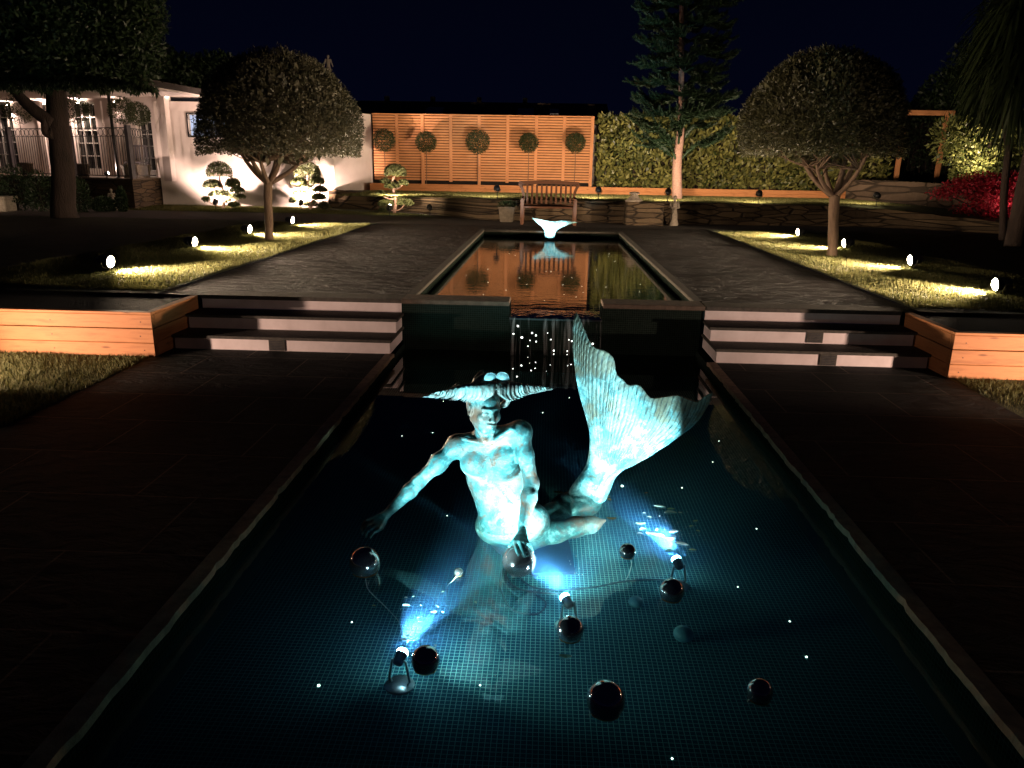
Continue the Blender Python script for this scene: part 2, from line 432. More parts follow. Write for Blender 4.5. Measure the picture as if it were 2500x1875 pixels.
# ---- mosaic tile for the pool basins
def mosaic(name, tile, grout, size=.0215, glow=0):
    mt, t, b, o = nodes(name)
    g = N(t, 'ShaderNodeNewGeometry'); sp = N(t, 'ShaderNodeSeparateXYZ'); t.links.new(g.outputs['Position'], sp.inputs[0])
    ns = N(t, 'ShaderNodeSeparateXYZ'); t.links.new(g.outputs['True Normal'], ns.inputs[0])
    lines = []; cells = []
    for ax in range(3):
        q = mth(t, 'DIVIDE', sp.outputs[ax], size); fr = mth(t, 'FRACT', q); cells.append(mth(t, 'FLOOR', q))
        d = mth(t, 'ABSOLUTE', mth(t, 'SUBTRACT', fr, .5))
        ln = mth(t, 'GREATER_THAN', d, .435)
        na = mth(t, 'LESS_THAN', mth(t, 'ABSOLUTE', ns.outputs[ax]), .5)
        lines.append(mth(t, 'MULTIPLY', ln, na))
    L = mth(t, 'MAXIMUM', mth(t, 'MAXIMUM', lines[0], lines[1]), lines[2])
    wn = N(t, 'ShaderNodeTexWhiteNoise'); cb = N(t, 'ShaderNodeCombineXYZ')
    for i in range(3): t.links.new(cells[i], cb.inputs[i])
    t.links.new(cb.outputs[0], wn.inputs['Vector'])
    c = mixc(t, mth(t, 'MULTIPLY', wn.outputs['Value'], .6), tile, tuple(x*1.7 for x in tile))
    c = mixc(t, L, c, grout)
    t.links.new(c, b.inputs['Base Color'])
    b.inputs['Roughness'].default_value = .6; b.inputs['Specular IOR Level'].default_value = 0
    bump(t, b, mth(t, 'SUBTRACT', 1, L), .5, .002); return mt
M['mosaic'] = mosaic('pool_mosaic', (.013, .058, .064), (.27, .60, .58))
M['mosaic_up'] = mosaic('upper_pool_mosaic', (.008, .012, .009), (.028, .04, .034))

mb = MB()   # lower basin: floor and four walls
mb.add([(XL, .75, FZ), (XR, .75, FZ), (XR, YS2, FZ), (XL, YS2, FZ)], [(0, 1, 2, 3)])
tag(mb.build('pool_floor', M['mosaic']), kind='structure')
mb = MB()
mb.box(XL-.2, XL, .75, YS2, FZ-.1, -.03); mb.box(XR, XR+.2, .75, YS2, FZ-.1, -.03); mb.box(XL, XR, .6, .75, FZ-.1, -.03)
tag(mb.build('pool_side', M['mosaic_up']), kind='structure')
# tiled wall under the upper pool, with the weir gap
WX0, WX1 = -.35, .57
mb = MB()
mb.box(XL-.02, WX0, YS2-.02, YS2+.28, FZ-.1, UH-.035); mb.box(WX1, XR+.02, YS2-.02, YS2+.28, FZ-.1, UH-.035)
mb.box(WX0, WX1, YS2-.02, YS2+.28, FZ-.1, .245)
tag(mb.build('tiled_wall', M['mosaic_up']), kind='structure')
# weir lip of dark granite
mb = MB(); mb.box(WX0+.002, WX1-.002, YS2-.09, YS2+.3, .247, .268, bev=.004)
tag(mb.build('weir_lip', M['dark_metal']), kind='structure')
# coping on that wall and round the upper pool
mb = MB()
for (a, b_) in ((XL-.02, WX0-.004), (WX1+.004, XR+.05)):
    mb.box(a, b_, YS2-.05, YS2+.27, UH-.033, UH+.012, bev=.006)
tag(mb.build('pool_coping', M['coping']), kind='structure')
mb = MB()
mb.box(UXL-.10, UXL, YS2+.275, YB+.3, UH-.03, UH+.010, bev=.006); mb.box(UXR, UXR+.10, YS2+.275, YB+.3, UH-.03, UH+.010, bev=.006)
mb.box(UXL+.002, UXR-.002, YB, YB+.3, UH-.03, UH+.008, bev=.006)
tag(mb.build('pool_coping', M['granite']), kind='structure')
mb = MB()
mb.box(UXL-.2, UXL-.004, YS2+.27, YB+.2, -.3, UH-.034); mb.box(UXR+.004, UXR+.2, YS2+.27, YB+.2, -.3, UH-.034)
mb.box(UXL-.004, UXR+.004, YB+.003, YB+.2, -.3, UH-.034)
mb.add([(UXL-.1, YS2+.25, -.02), (UXR+.1, YS2+.25, -.02), (UXR+.1, YB+.1, -.02), (UXL-.1, YB+.1, -.02)], [(0, 1, 2, 3)])
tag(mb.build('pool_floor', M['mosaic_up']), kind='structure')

# ---- upper terrace: slate paving around the pool, lawns either side
PL, PR = -3.95, 3.66
mb = MB(); z = UH
for (x0, x1, y0, y1) in ((PL, UXL-.095, YS2-.02, 18.0), (UXR+.095, PR, YS2-.02, 18.0), (UXL-.095, UXR+.095, YB+.295, 18.0), (UXL-.095, XL-.02, YS2-.02, YS2+.27), (XR+.05, UXR+.095, YS2-.02, YS2+.27)):
    if x1 > x0: mb.add([(x0, y0, z), (x1, y0, z), (x1, y1, z), (x0, y1, z)], [(0, 1, 2, 3)])
tag(mb.build('upper_paving', M['slate_up']), kind='structure')
def lawn_grid(name, x0, x1, y0, y1, z, nx, ny, amp=.012):
    xs = np.linspace(x0, x1, nx+1); ys = np.linspace(y0, y1, ny+1); X, Y = np.meshgrid(xs, ys)
    Z = z+amp*(np.sin(X*2.1+1)*np.cos(Y*1.7)+.6*np.sin(X*5.3+Y*3.1)); Z[0, :] = z-.002; Z[-1, :] = z-.002; Z[:, 0] = z-.002; Z[:, -1] = z-.002
    V = np.stack([X, Y, Z], -1).reshape(-1, 3); i = np.arange(ny)[:, None]*(nx+1)+np.arange(nx)[None, :]
    F = np.stack([i, i+1, i+nx+2, i+nx+1], -1).reshape(-1, 4)
    return tag(mesh_obj(name, V, F, M['lawn'], smooth=True), kind='structure')
lawn_grid('upper_lawn', -30, PL-.0, 7.50, 18.0, UH+.008, 120, 50)
lawn_grid('upper_lawn', PR+.0, 30, 7.50, 18.0, UH+.008, 120, 50)
# path along the back of the lawns
M['path'] = simple('path_gravel', (.085, .062, .048), (.045, .034, .028), 25, .9, .7, .01)
sheet('path', [(-30, 18.0), (30, 18.0), (30, 40), (-30, 40)], UH-.004, M['path'])
sheet('flower_bed', [(-12.0, 20.9), (-6.6, 20.9), (-2.9, 20.2), (-3.3, 21.4), (-6.6, 24.2), (-12.0, 24.0)], UH+.01, M['lawn'])

# ---- steps: three plastered risers with granite nosings each side of the pool
def steps(x0, x1, side, lab):
    t = thing('steps', lab, 'steps', ((x0+x1)/2, YS0, 0))
    hs = [UH/3, 2*UH/3]; ext = [.20, .10]
    inner = 1 if side < 0 else -1
    # stepped inner ends: lower treads run further out towards the lawn side
    for k, (y0, zt) in enumerate(((YS0, hs[0]), (YS1, hs[1]))):
        a, b_ = x0, x1
        r = MB().box(a, b_, y0, YS2+.0, (0.0 if k == 0 else hs[0]), zt-.028); r.build('riser', M['riser'], t)
        MB().box(a-.02, b_+.02, y0-.022, YS2-.004 if k else YS2-.004, zt-.026, zt+.002, bev=.005).build('tread', M['granite'], t)
    MB().box(x0, x1, YS2-.0, YS2+.12, hs[1]+.004, UH-.036).build('riser', M['riser'], t)
    MB().box(x0-.0, x1+.0, YS2-.03, YS2+.25, UH-.034, UH+.006, bev=.005).build('tread', M['granite'], t)
    return t
tl = steps(-3.49, XL-.02, -1, 'left flight of three white rendered steps with dark stone treads')
tr = steps(XR+.06, 3.49, 1, 'right flight of three white rendered steps with dark stone treads')
def vent(x, y, z, parent):
    v = MB(); v.box(x-.075, x+.075, y-.012, y-.002, z-.052, z+.052)
    o = v.build('air_vent', M['granite'], parent)
    g = MB()
    for k in range(6): g.box(x-.06, x+.06, y-.017, y-.0125, z-.042+k*.015, z-.036+k*.015)
    g.build('louvre', M['dark_metal'], o)
vent(-2.51, YS0, .06, tl); vent(2.60, YS0, .06, tr); vent(2.57, YS1, .20, tr)

# ---- timber retaining planters left and right of the steps
def planter(side, lab):
    s = side; x1 = 3.51; xo = 18.0
    t = thing('timber_planter', lab, 'planter', (s*x1, 6.53, 0))
    tops = [(.002, .125), (.128, .255), (.262, .385)]
    for k, (z0, z1) in enumerate(tops):
        a, b_ = sorted((s*x1, s*xo))
        MB().box(a, b_, 6.53, 6.58, z0, z1, bev=.004).build('front_board', M['sleeper'], t)
        a, b_ = sorted((s*(x1-.0), s*(x1+.05)))
        MB().box(a, b_, 6.583, 7.47, z0, z1, bev=.004).build('side_board', M['sleeper_y'], t)
    a, b_ = sorted((s*(x1-.004), s*xo))
    MB().box(a, b_, 6.522, 6.60, .388, .41, bev=.003).build('cap_board', M['sleeper'], t)
    a, b_ = sorted((s*(x1-.004), s*(x1+.07)))
    MB().box(a, b_, 6.603, 7.47, .388, .41, bev=.003).build('cap_board', M['sleeper_y'], t)
    a, b_ = sorted((s*(x1+.05), s*xo))
    MB().box(a, b_, 6.58, 8.1, .02, .398).build('soil', M['soil'], t)
    for xx in (.1, .95, 1.8):
        for z in (.06, .19, .32):
            MB().lathe([(.005, 0), (.004, .003)], 8, (s*(x1+xx)+random.uniform(-.02, .02), 6.529, z), Matrix.Rotation(math.pi/2, 3, 'X')).build('screw', M['dark_metal'], t)
    return t
planter(-1, 'orange timber raised bed left of the steps')
planter(1, 'orange timber raised bed right of the steps')

# ---- water
def water_mat(name, tint, bs, sc, vol=None, surf=True, dist=.02, stretch=(1, 1, 1), ior=1.333):
    mt = bpy.data.materials.new(name); mt.use_nodes = True; t = mt.node_tree; t.nodes.clear()
    o = t.nodes.new('ShaderNodeOutputMaterial')
    tr = N(t, 'ShaderNodeBsdfTransparent'); tr.inputs[0].default_value = (*tint, 1)
    gl = N(t, 'ShaderNodeBsdfGlossy'); gl.inputs['Roughness'].default_value = .0
    gl.inputs[0].default_value = (1, 1, 1, 1)
    fr = N(t, 'ShaderNodeFresnel'); fr.inputs[0].default_value = ior
    v = wpos(t, stretch); h = noise(t, v, sc, 3, .5, .3)
    bp = N(t, 'ShaderNodeBump'); bp.inputs['Strength'].default_value = bs; bp.inputs['Distance'].default_value = dist
    t.links.new(h, bp.inputs['Height'])
    t.links.new(bp.outputs[0], gl.inputs['Normal'])
    mx = N(t, 'ShaderNodeMixShader')
    t.links.new(fr.outputs[0], mx.inputs[0]); t.links.new(tr.outputs[0], mx.inputs[1]); t.links.new(gl.outputs[0], mx.inputs[2])
    if name == 'falling_water':
        v3 = wpos(t, (1, .2, .03)); sn = noise(t, v3, 26, 3, .6); df = N(t, 'ShaderNodeBsdfDiffuse'); df.inputs[0].default_value = (.8, .8, .8, 1)
        m2 = N(t, 'ShaderNodeMixShader'); t.links.new(ramp(t, sn, [(.52, (0, 0, 0)), (.72, (.28, .28, .28))]), m2.inputs[0]); t.links.new(mx.outputs[0], m2.inputs[1]); t.links.new(df.outputs[0], m2.inputs[2]); mx = m2
    t.links.new(mx.outputs[0], o.inputs[0])
    return mt
M['water_low'] = water_mat('pool_water', (.60, .93, .95), .04, 2.2, dist=.008, ior=1.75)
M['water_up'] = water_mat('upper_pool_water', (.30, .33, .28), .22, 3.0, dist=.006, stretch=(1, 3.0, 1))
sheet('pool_water', [(XL-.05, .74), (XR+.05, .74), (XR+.05, YS2-.02), (XL-.05, YS2-.02)], WZ, M['water_low'])
vm = bpy.data.materials.new('water_volume'); vm.use_nodes = True; vt = vm.node_tree; vt.nodes.clear()
vo_ = vt.nodes.new('ShaderNodeOutputMaterial'); vs = vt.nodes.new('ShaderNodeVolumeScatter'); vs.inputs['Color'].default_value = (.18, .46, 1, 1)
vs.inputs['Density'].default_value = .5; vs.inputs['Anisotropy'].default_value = .3; vt.links.new(vs.outputs[0], vo_.inputs['Volume'])
tag(MB().box(XL+.002, XR-.002, .76, 6.2, FZ+.003, WZ-.004).build('pool_water_body', vm), kind='stuff')
mb = MB(); mb.add([(UXL-.005, YS2+.28, UW), (UXR+.005, YS2+.28, UW), (UXR+.005, YB+.003, UW), (UXL-.005, YB+.003, UW)], [(0, 1, 2, 3)])
tag(mb.build('upper_pool_water', M['water_up']), kind='structure')
# overflow over the weir: rippled sheet, then the falling curtain
M['water_fall'] = water_mat('falling_water', (.86, .9, .9), .8, 14, dist=.01, stretch=(1, 1, .12))
nx, ny = 60, 26; V = []; F = []
prof = []
for j in range(ny+1):
    s_ = j/ny
    if s_ < .45: prof.append((YS2+.28-(.37*s_/.45), UW-.010*(s_/.45)**2, .0028))
    else:
        q = (s_-.45)/.55; prof.append((YS2-.09-.10*math.sqrt(q)*.9, UW-.012-(UW-.012-WZ)*q**1.4, .0035))
for j, (yy, zz, am) in enumerate(prof):
    for i in range(nx+1):
        x = WX0+.004+(WX1-WX0-.008)*i/nx
        r = (.12 if j < ny*.3 else .6)*am*(math.sin(x*31+j*.7)+.7*math.sin(x*67-j*.25)+.5*math.sin(x*13+yy*90))
        V.append((x, yy-(r if j > ny*.45 else 0), zz+(r*.6 if j <= ny*.45 else 0)))
for j in range(ny):
    for i in range(nx): a = j*(nx+1)+i; F.append((a, a+1, a+nx+2, a+nx+1))
tag(mesh_obj('waterfall', V, F, M['water_fall'], smooth=True), kind='structure')
# ================================================================ LAMPS
WARM = (1.0, .74, .50); PINK = (1.0, .70, .56)
def spot_light(parent, loc, direc, power, size, col, blend=.5, soft=.04):
    ld = bpy.data.lights.new('lamp_light', 'SPOT'); ld.energy = power; ld.color = col
    ld.spot_size = math.radians(size); ld.spot_blend = blend; ld.shadow_soft_size = soft
    o = bpy.data.objects.new('lamp_light', ld); COL.objects.link(o); o.parent = parent
    o.location = loc; o.rotation_mode = 'QUATERNION'; o.rotation_quaternion = Vector(direc).to_track_quat('-Z', 'Y'); return o
def make_floodlight(direc, power, cone, col, label, cat='spotlight', group=None, height=.22, rad=.065, lens=None, loc=(0, 0, 0), blend=.6, soft=.05):
    """stake, yoke and drum-shaped head pointing along direc"""
    t = thing('garden_spotlight', label, cat, (0, 0, 0), group)
    d = Vector(direc).normalized(); R = d.to_track_quat('Z', 'Y').to_matrix(); c = Vector((0, 0, height))
    MB().tube([(0, 0, -.05), (0, 0, height-rad*1.25)], [.010, .010], 8).lathe([(.035, 0), (.03, .01), (.012, .014)], 12, (0, 0, .012)).build('stake', M['dark_metal'], t, True)
    sd = d.cross(Vector((0, 0, 1))).normalized()
    y = MB(); arc = [c+sd*(math.cos(a)*rad*1.22)+Vector((0, 0, math.sin(a)*rad*1.22)) for a in np.linspace(math.pi, 2*math.pi, 13)]
    y.tube(arc, .007, 6); y.build('yoke', M['dark_metal'], t, True)
    r = rad
    h = MB().lathe([(.004, -r*1.3), (r*.55, -r*1.25), (r*.85, -r*.8), (r*1.0, -r*.1), (r*1.02, r*.75), (r*1.1, r*.76), (r*1.1, r*.95), (r*.96, r*.95), (r*.94, r*.72), (.004, r*.70)], 20, c, R)
    h.build('lamp_head', M['dark_metal'], t, True)
    MB().lathe([(.001, r*.73), (r*.92, r*.745), (r*.95, r*.98), (r*.8, r*1.2), (r*.45, r*1.36), (.001, r*1.4)], 20, c, R).build('lens', lens or M['lens_warm'], t, True)
    spot_light(t, c+d*(r*1.5), d, power, cone, col, blend, soft)
    t.location = loc
    return t
# eight lawn spotlights: left row shines right, right row shines left
gl_ = 'spotlights along the upper lawns'
labsL = ['lawn spotlight nearest the left timber bed, shining right', 'second lawn spotlight from the front in the left row',
         'third lawn spotlight of the left row, just left of the clipped tree trunk', 'farthest lawn spotlight of the left row, near the cloud-pruned bushes']
labsR = ['lawn spotlight at the right edge, nearest the right timber bed', 'second lawn spotlight from the front in the right row',
         'third spotlight of the right row, beside the clipped tree trunk', 'farthest lawn spotlight of the right row, half turned away']
for i, (x, y) in enumerate(((-5.33, 9.0), (-5.48, 11.6), (-5.58, 14.1), (-5.63, 16.7))):
    make_floodlight((.97, -.04, -.12), 1300, 126, WARM, labsL[i], group=gl_, loc=(x, y, UH), rad=.072, height=.13)
for i, (x, y) in enumerate(((5.12, 8.75), (5.26, 11.15), (5.27, 13.7), (5.22, 16.1))):
    make_floodlight((-.96, .12, -.14), 1300, 125, WARM, labsR[i], group=gl_, loc=(x, y, UH), rad=.072, height=.13)
# spotlights behind the pruned bushes
gb = 'uplights in front of the pruned bushes'
p = atz(527, 512.5, UH); make_floodlight((.10, .75, .66), 3400, 125, PINK, 'uplight in front of the left cloud-pruned bush', group=gb, loc=p)
p = atz(736, 514.5, UH); make_floodlight((-.10, .75, .66), 3400, 125, PINK, 'uplight in front of the middle cloud-pruned bush', group=gb, loc=p)
p = atz(951, 528, UH); make_floodlight((.10, .62, .78), 900, 130, WARM, 'uplight in front of the small cloud-pruned bush by the stone wall', group=gb, loc=p)
p = atz(1050, 526, UH); make_floodlight((-.55, .75, .3), 90, 90, WARM, 'dark round uplight at the foot of the low stone wall', group=gb, loc=p)
# fence spotlights on the top lawn, seen from behind
gf = 'uplights on the top lawn facing the fence'
fl = ['uplight on the top lawn left of the bench', 'uplight on the top lawn right of the bench', 'uplight beside the pink-lit trunk',
      'uplight between the spiky tree and the right clipped tree', 'uplight right of the right clipped tree trunk']
for i, (px, py) in enumerate(((1214, 484), (1461, 487), (1630, 493), (1852, 497), (2139, 501))):
    p = atz(px, py, LH); pw = (620, 800, 760, 600, 420)[i]
    dd = ((-.28, .9, .25), (-.12, .9, .22), (.10, .9, .27), (.05, .9, .22), (-.05, .9, .2))[i]
    make_floodlight(dd, pw, 120, WARM, fl[i], group=gf, loc=p, height=.24, rad=.075, blend=.9)
# two more just outside the photograph, on the lower lawns, whose light falls on the timber and the risers
make_floodlight((.66, .74, .09), 470, 84, PINK, 'spotlight low on the lower left lawn facing the timber bed', group='spotlights on the lower lawn', loc=(-5.3, 4.9, 0))
make_floodlight((-.62, .78, .07), 560, 84, PINK, 'spotlight low on the lower right lawn facing the timber bed', group='spotlights on the lower lawn', loc=(5.3, 4.7, 0))

# ================================================================ LOW STONE WALL, TOP LAWN, TIMBER EDGE
wl = [(-6.75, 23.7), (-5.4, 23.2), (-4.2, 22.8), (-2.6, 21.2), (-1.5, 19.85), (0.6, 19.65), (2.7, 19.6), (4.8, 19.75), (6.9, 20.0), (8.4, 20.0), (10.0, 19.0), (11.8, 17.6), (15, 16.2)]
tops = [LH+.03, LH, LH, LH, LH-.01, LH, LH, LH-.01, LH-.03, LH-.09, LH-.22, LH-.33, LH-.40]
def wallstrip(name, pts, tops, z0, th, mat, label, cat, cap=None):
    V = []; F = []; L = spline([(a[0], a[1], t_) for a, t_ in zip(pts, tops)], 90); n = len(L)
    for i, q in enumerate(L):
        a = L[max(i-1, 0)]; b_ = L[min(i+1, n-1)]; d = np.array([b_[0]-a[0], b_[1]-a[1]]); d /= np.linalg.norm(d); nn = np.array([-d[1], d[0]])
        jz = random.uniform(-.012, .012)
        o_ = q[:2]; k = q[:2]+nn*th
        V += [(o_[0], o_[1], z0), (o_[0]+nn[0]*.02, o_[1]+nn[1]*.02, q[2]+jz), (k[0], k[1], q[2]+jz), (k[0], k[1], z0)]
    for i in range(n-1):
        for k in range(3): F.append((i*4+k, i*4+4+k, i*4+5+k, i*4+1+k))
    F += [(0, 1, 2, 3), ((n-1)*4+3, (n-1)*4+2, (n-1)*4+1, (n-1)*4)]
    return tag(mesh_obj(name, V, F, mat), label, cat)
wallstrip('stone_wall', wl, tops, UH-.03, .35, M['drystone'], 'long low dry-stone retaining wall running behind the bench', 'wall')
# top lawn
V = []; F = []; L = spline([(a[0], a[1], t_) for a, t_ in zip(wl, tops)], 90); ny = 12
for q in L:
    for j in range(ny+1):
        f = j/ny; y1 = 25.2; zz = (q[2]-.012)*(1-f)**1+LH*f if q[2] < LH else LH-.01
        V.append((q[0]+(.0 if j else 0), q[1]+.02+(y1-q[1])*f, zz+(.012*math.sin(q[0]*3+f*20) if 0 < j < ny else 0)))
for i in range(len(L)-1):
    for j in range(ny): a = i*(ny+1)+j; F.append((a, a+1, a+ny+2, a+ny+1)[::-1])
tag(mesh_obj('top_lawn', V, F, M['lawn'], smooth=True), kind='structure')
sheet('terrain', [(-5.6, 25.2), (40, 25.2), (40, 60), (-5.6, 60)], LH, M['soil'])
sheet('terrain', [(14, 16), (40, 14), (40, 25.2), (11, 25.2)], LH-.02, M['lawn'])
# timber sleeper edge in front of fence and hedge
t = thing('sleeper_edging', 'long orange timber sleeper edging below the fence and hedge', 'garden edging', (0, 25.1, LH))
xs_ = [-5.75, -3.3, -.9, 1.6, 4.1, 6.6, 9.35]
for a, b_ in zip(xs_[:-1], xs_[1:]):
    MB().box(a, b_-.004, 25.05, 25.13, LH-.03, LH+.10, bev=.004).build('sleeper', M['sleeper'], t)
    MB().box(a, b_-.004, 25.06, 25.14, LH+.102, LH+.225, bev=.004).build('sleeper', M['sleeper'], t)
sheet('flower_bed', [(-5.75, 25.13), (9.35, 25.13), (9.35, 28), (-5.75, 28)], LH+.17, M['soil'])

# ================================================================ SLATTED FENCE (four bays)
t = thing('slatted_fence', 'orange slatted cedar fence in four bays behind the bench', 'fence', (-2.2, 25.85, LH))
FY = 25.85
FT = aty(1280, 283, FY).z; FB = aty(1280, 447, FY).z; FX0 = aty(906, 300, FY).x
postx = [aty(x, 300, FY).x for x in (1031, 1170, 1310, 1447)]
bx = [FX0]+postx
for k in range(4):
    x0, x1 = bx[k]+.05, bx[k+1]-.05; mb = MB(); ns = 24; pitch = (FT-FB-.06)/ns
    for i in range(ns):
        z0 = FB+.03+i*pitch; mb.box(x0, x1, FY+random.uniform(-.002, .002), FY+.02, z0+.007, z0+pitch-.014, bev=.002)
    mb.build('slat_panel', M['cedar'], t)
    xm = (x0+x1)/2
    MB().box(xm-.05, xm+.05, FY-.030, FY-.003, FB, FT-.025, bev=.003).build('batten', M['cedar_post'], t)
    MB().box(x0-.02, x1+.02, FY-.025, FY+.04, FT-.02, FT+.02, bev=.004).build('top_rail', M['cedar'], t)
    MB().box(bx[k+1]-.05, bx[k+1]+.05, FY-.038, FY+.06, LH+.15, FT+.018, bev=.004).build('post', M['cedar_post'], t)
MB().box(FX0, postx[-1], FY+.10, FY+.12, FB-.2, FT-.03).build('backing', M['soil'], t)

# ================================================================ FOLIAGE TOOLS
def leaf_quads(C, D, Nn, L, W, fold=.15):
    """C centres (n,3), D direction, Nn normal, L,W arrays -> rhombic folded leaves (2 tris as quads)"""
    D = D/np.linalg.norm(D, axis=1, keepdims=True)
    Sd = np.cross(D, Nn); Sd /= (np.linalg.norm(Sd, axis=1, keepdims=True)+1e-9); Up = np.cross(Sd, D)
    L = L[:, None]; W = W[:, None]
    a = C; b = C+D*L*.45+Sd*W*.5+Up*W*fold; c = C+D*L; d = C+D*L*.45-Sd*W*.5+Up*W*fold
    V = np.stack([a, b, c, d], 1).reshape(-1, 3); n = len(C)
    F = np.arange(n*4).reshape(n, 4); return V, F
def rnd_dirs(n):
    v = RNG.normal(size=(n, 3)); return v/np.linalg.norm(v, axis=1, keepdims=True)
def cat(parts):
    V = np.concatenate([p_[0] for p_ in parts]); off = 0; Fs = []
    for v, f in parts: Fs.append(f+off); off += len(v)
    return V, np.concatenate(Fs)
def leaf_blob(c, r, n, L, W, shell=.35, out=.7, zmin=None, squash=1.0, lump=.0):
    """n leaves in the outer shell of an ellipsoid c, r"""
    d = rnd_dirs(n)
    rr = 1-shell*RNG.random(n)**1.5
    if lump: rr *= 1+lump*np.sin(d[:, 0]*9+c[0]*7)*np.sin(d[:, 1]*8+3)*np.cos(d[:, 2]*7+c[2])
    C = np.array(c)+d*rr[:, None]*np.array(r)
    if zmin is not None:
        k = C[:, 2] > zmin+RNG.random(n)*.03; C = C[k]; d = d[k]
    m_ = len(C); D = d*out+rnd_dirs(m_)*(1-out)+np.array([0, 0, .15]); Nn = rnd_dirs(m_)*.6+d
    return leaf_quads(C, D, Nn, L*(.7+.6*RNG.random(m_)), W*(.7+.6*RNG.random(m_)))
def dome_leaves(c, rx, rz, zbot, n, L, W, under=.25):
    """clipped dome: flat-ish bottom, dense shell, thin interior"""
    u = RNG.random(n); th = RNG.random(n)*2*np.pi
    kind = RNG.random(n)
    C = np.zeros((n, 3)); d = np.zeros((n, 3))
    ph = np.arccos(1-u*1.25)           # polar angle 0..~104deg
    rr = 1-.16*RNG.random(n)**2+.035*np.sin(th*5)*np.sin(ph*6)+RNG.normal(size=n)*.016+.06*np.clip(RNG.random(n)-.985, 0, 1)*60*RNG.random(n)
    d = np.stack([np.sin(ph)*np.cos(th), np.sin(ph)*np.sin(th), np.cos(ph)], 1)
    C = d*rr[:, None]*np.array([rx, rx, rz])
    k = kind < under                   # leaves of the interior and underside
    m_ = k.sum(); q = np.sqrt(RNG.random(m_))*.93; zz = -.22+RNG.random(m_)**1.3*(.95*np.sqrt(np.clip(1-q*q, 0, 1))+.2)
    C[k] = np.stack([q*np.cos(th[k])*rx, q*np.sin(th[k])*rx, zz*rz], 1); d[k] = rnd_dirs(m_)
    C += np.array(c)
    D = d*.6+rnd_dirs(n)*.5; Nn = rnd_dirs(n)*.7+d
    return leaf_quads(C, D, Nn, L*(.7+.6*RNG.random(n)), W*(.7+.6*RNG.random(n)))
def branching(base, tips, mb, r0, mid=.5, jit=.06, seg=8):
    for tip in tips:
        b_ = Vector(base); e = Vector(tip); m1 = b_.lerp(e, .35)+Vector((random.uniform(-jit, jit), random.uniform(-jit, jit), -.04)); m2 = b_.lerp(e, .7)+Vector((random.uniform(-jit, jit), random.uniform(-jit, jit), .03))
        L = spline([b_, m1, m2, e], 9); n = len(L)
        mb.tube(L, [r0*(1-.75*i/(n-1)) for i in range(n)], seg)

def clipped_tree(base, top_fork, crown_c, rx, rz, nleaf, mat, label, limbs, seed, r0=.07, cat_='tree', twig=260, leafL=.048, leafW=.02, under=.25):
    random.seed(seed)
    t = thing('clipped_tree', label, cat_, base)
    b_ = Vector(base); f = Vector(top_fork)
    tr = MB(); L = spline([b_+Vector((0, 0, -.05)), b_.lerp(f, .3)+Vector((.006, 0, 0)), b_.lerp(f, .7)+Vector((-.008, 0, 0)), f], 14)
    tr.tube(L, [r0*1.25, r0*1.1]+[r0*(1.0-.05*math.sin(i*1.3)) for i in range(len(L)-4)]+[r0*1.05, r0*1.15], 14)
    tips1 = []
    for (dx, dy, dz, rr) in limbs:
        e = f+Vector((dx, dy, dz)); m1 = f+Vector((dx*.55, dy*.55, dz*.25)); m2 = f+Vector((dx*.92, dy*.92, dz*.62))
        Ls = spline([f-Vector((0, 0, .05)), m1, m2, e], 10); n = len(Ls)
        tr.tube(Ls, [rr*(1-.5*i/(n-1)) for i in range(n)], 9)
        tips1.append((Vector(Ls[5]), e, rr*.5, Vector(Ls[7])))
    tr.build('trunk', M['bark'], t, True)
    tw = MB(); cc = Vector(crown_c)
    for k in range(twig):
        a, e, rr, m3 = random.choice(tips1); s_ = random.choice((a, e, m3))
        th = random.uniform(0, 2*math.pi); q = random.uniform(.45, .96); zz = random.uniform(-.18, .75)*math.sqrt(max(0, 1-q*q)) if random.random() < .6 else random.uniform(-.2, .05)
        d = cc+Vector((q*rx*math.cos(th), q*rx*math.sin(th), zz*rz)); md = s_.lerp(d, .5)+Vector((random.uniform(-.08, .08), random.uniform(-.08, .08), random.uniform(-.1, .02)))
        Ls = spline([s_, md, d], 5); tw.tube(Ls, [.014, .011, .008, .006, .004, .003], 4)
    tw.build('branches', M['bark'], t, True)
    V, F = cat([dome_leaves(crown_c, rx, rz, 0, nleaf, leafL, leafW, under), leaf_blob((crown_c[0], crown_c[1], crown_c[2]+rz*.30), (rx*.86, rx*.86, rz*.60), 9000, .15, .075, shell=.9, out=.2)])
    mesh_obj('crown', V, F, mat, t)
    return t
clipped_tree((-4.80, 13.09, UH), (-4.74, 13.1, 1.42), (-4.47, 13.1, 2.16), 1.31, 1.30, 44000, M['leaf_olive'], 'dome-clipped tree on the left lawn, white wall behind it',
    [(-.50, .1, .75, .045), (-.22, -.3, .8, .045), (.12, .3, .85, .05), (.32, -.1, .75, .045), (.62, .15, .62, .045), (.05, -.5, .7, .04), (-.3, .45, .75, .04)], 3)
clipped_tree((4.57, 12.48, UH), (4.50, 12.5, 1.38), (4.17, 12.5, 2.25), 1.20, 1.23, 46000, M['leaf_bay'], 'dome-clipped tree on the right lawn, in front of the hedge',
    [(-.62, .05, .95, .05), (-.40, -.2, .55, .04), (.14, .1, 1.0, .055), (.38, .25, 1.05, .05), (-.1, .5, .9, .04), (.25, -.45, .9, .04)], 4, r0=.078, twig=130)

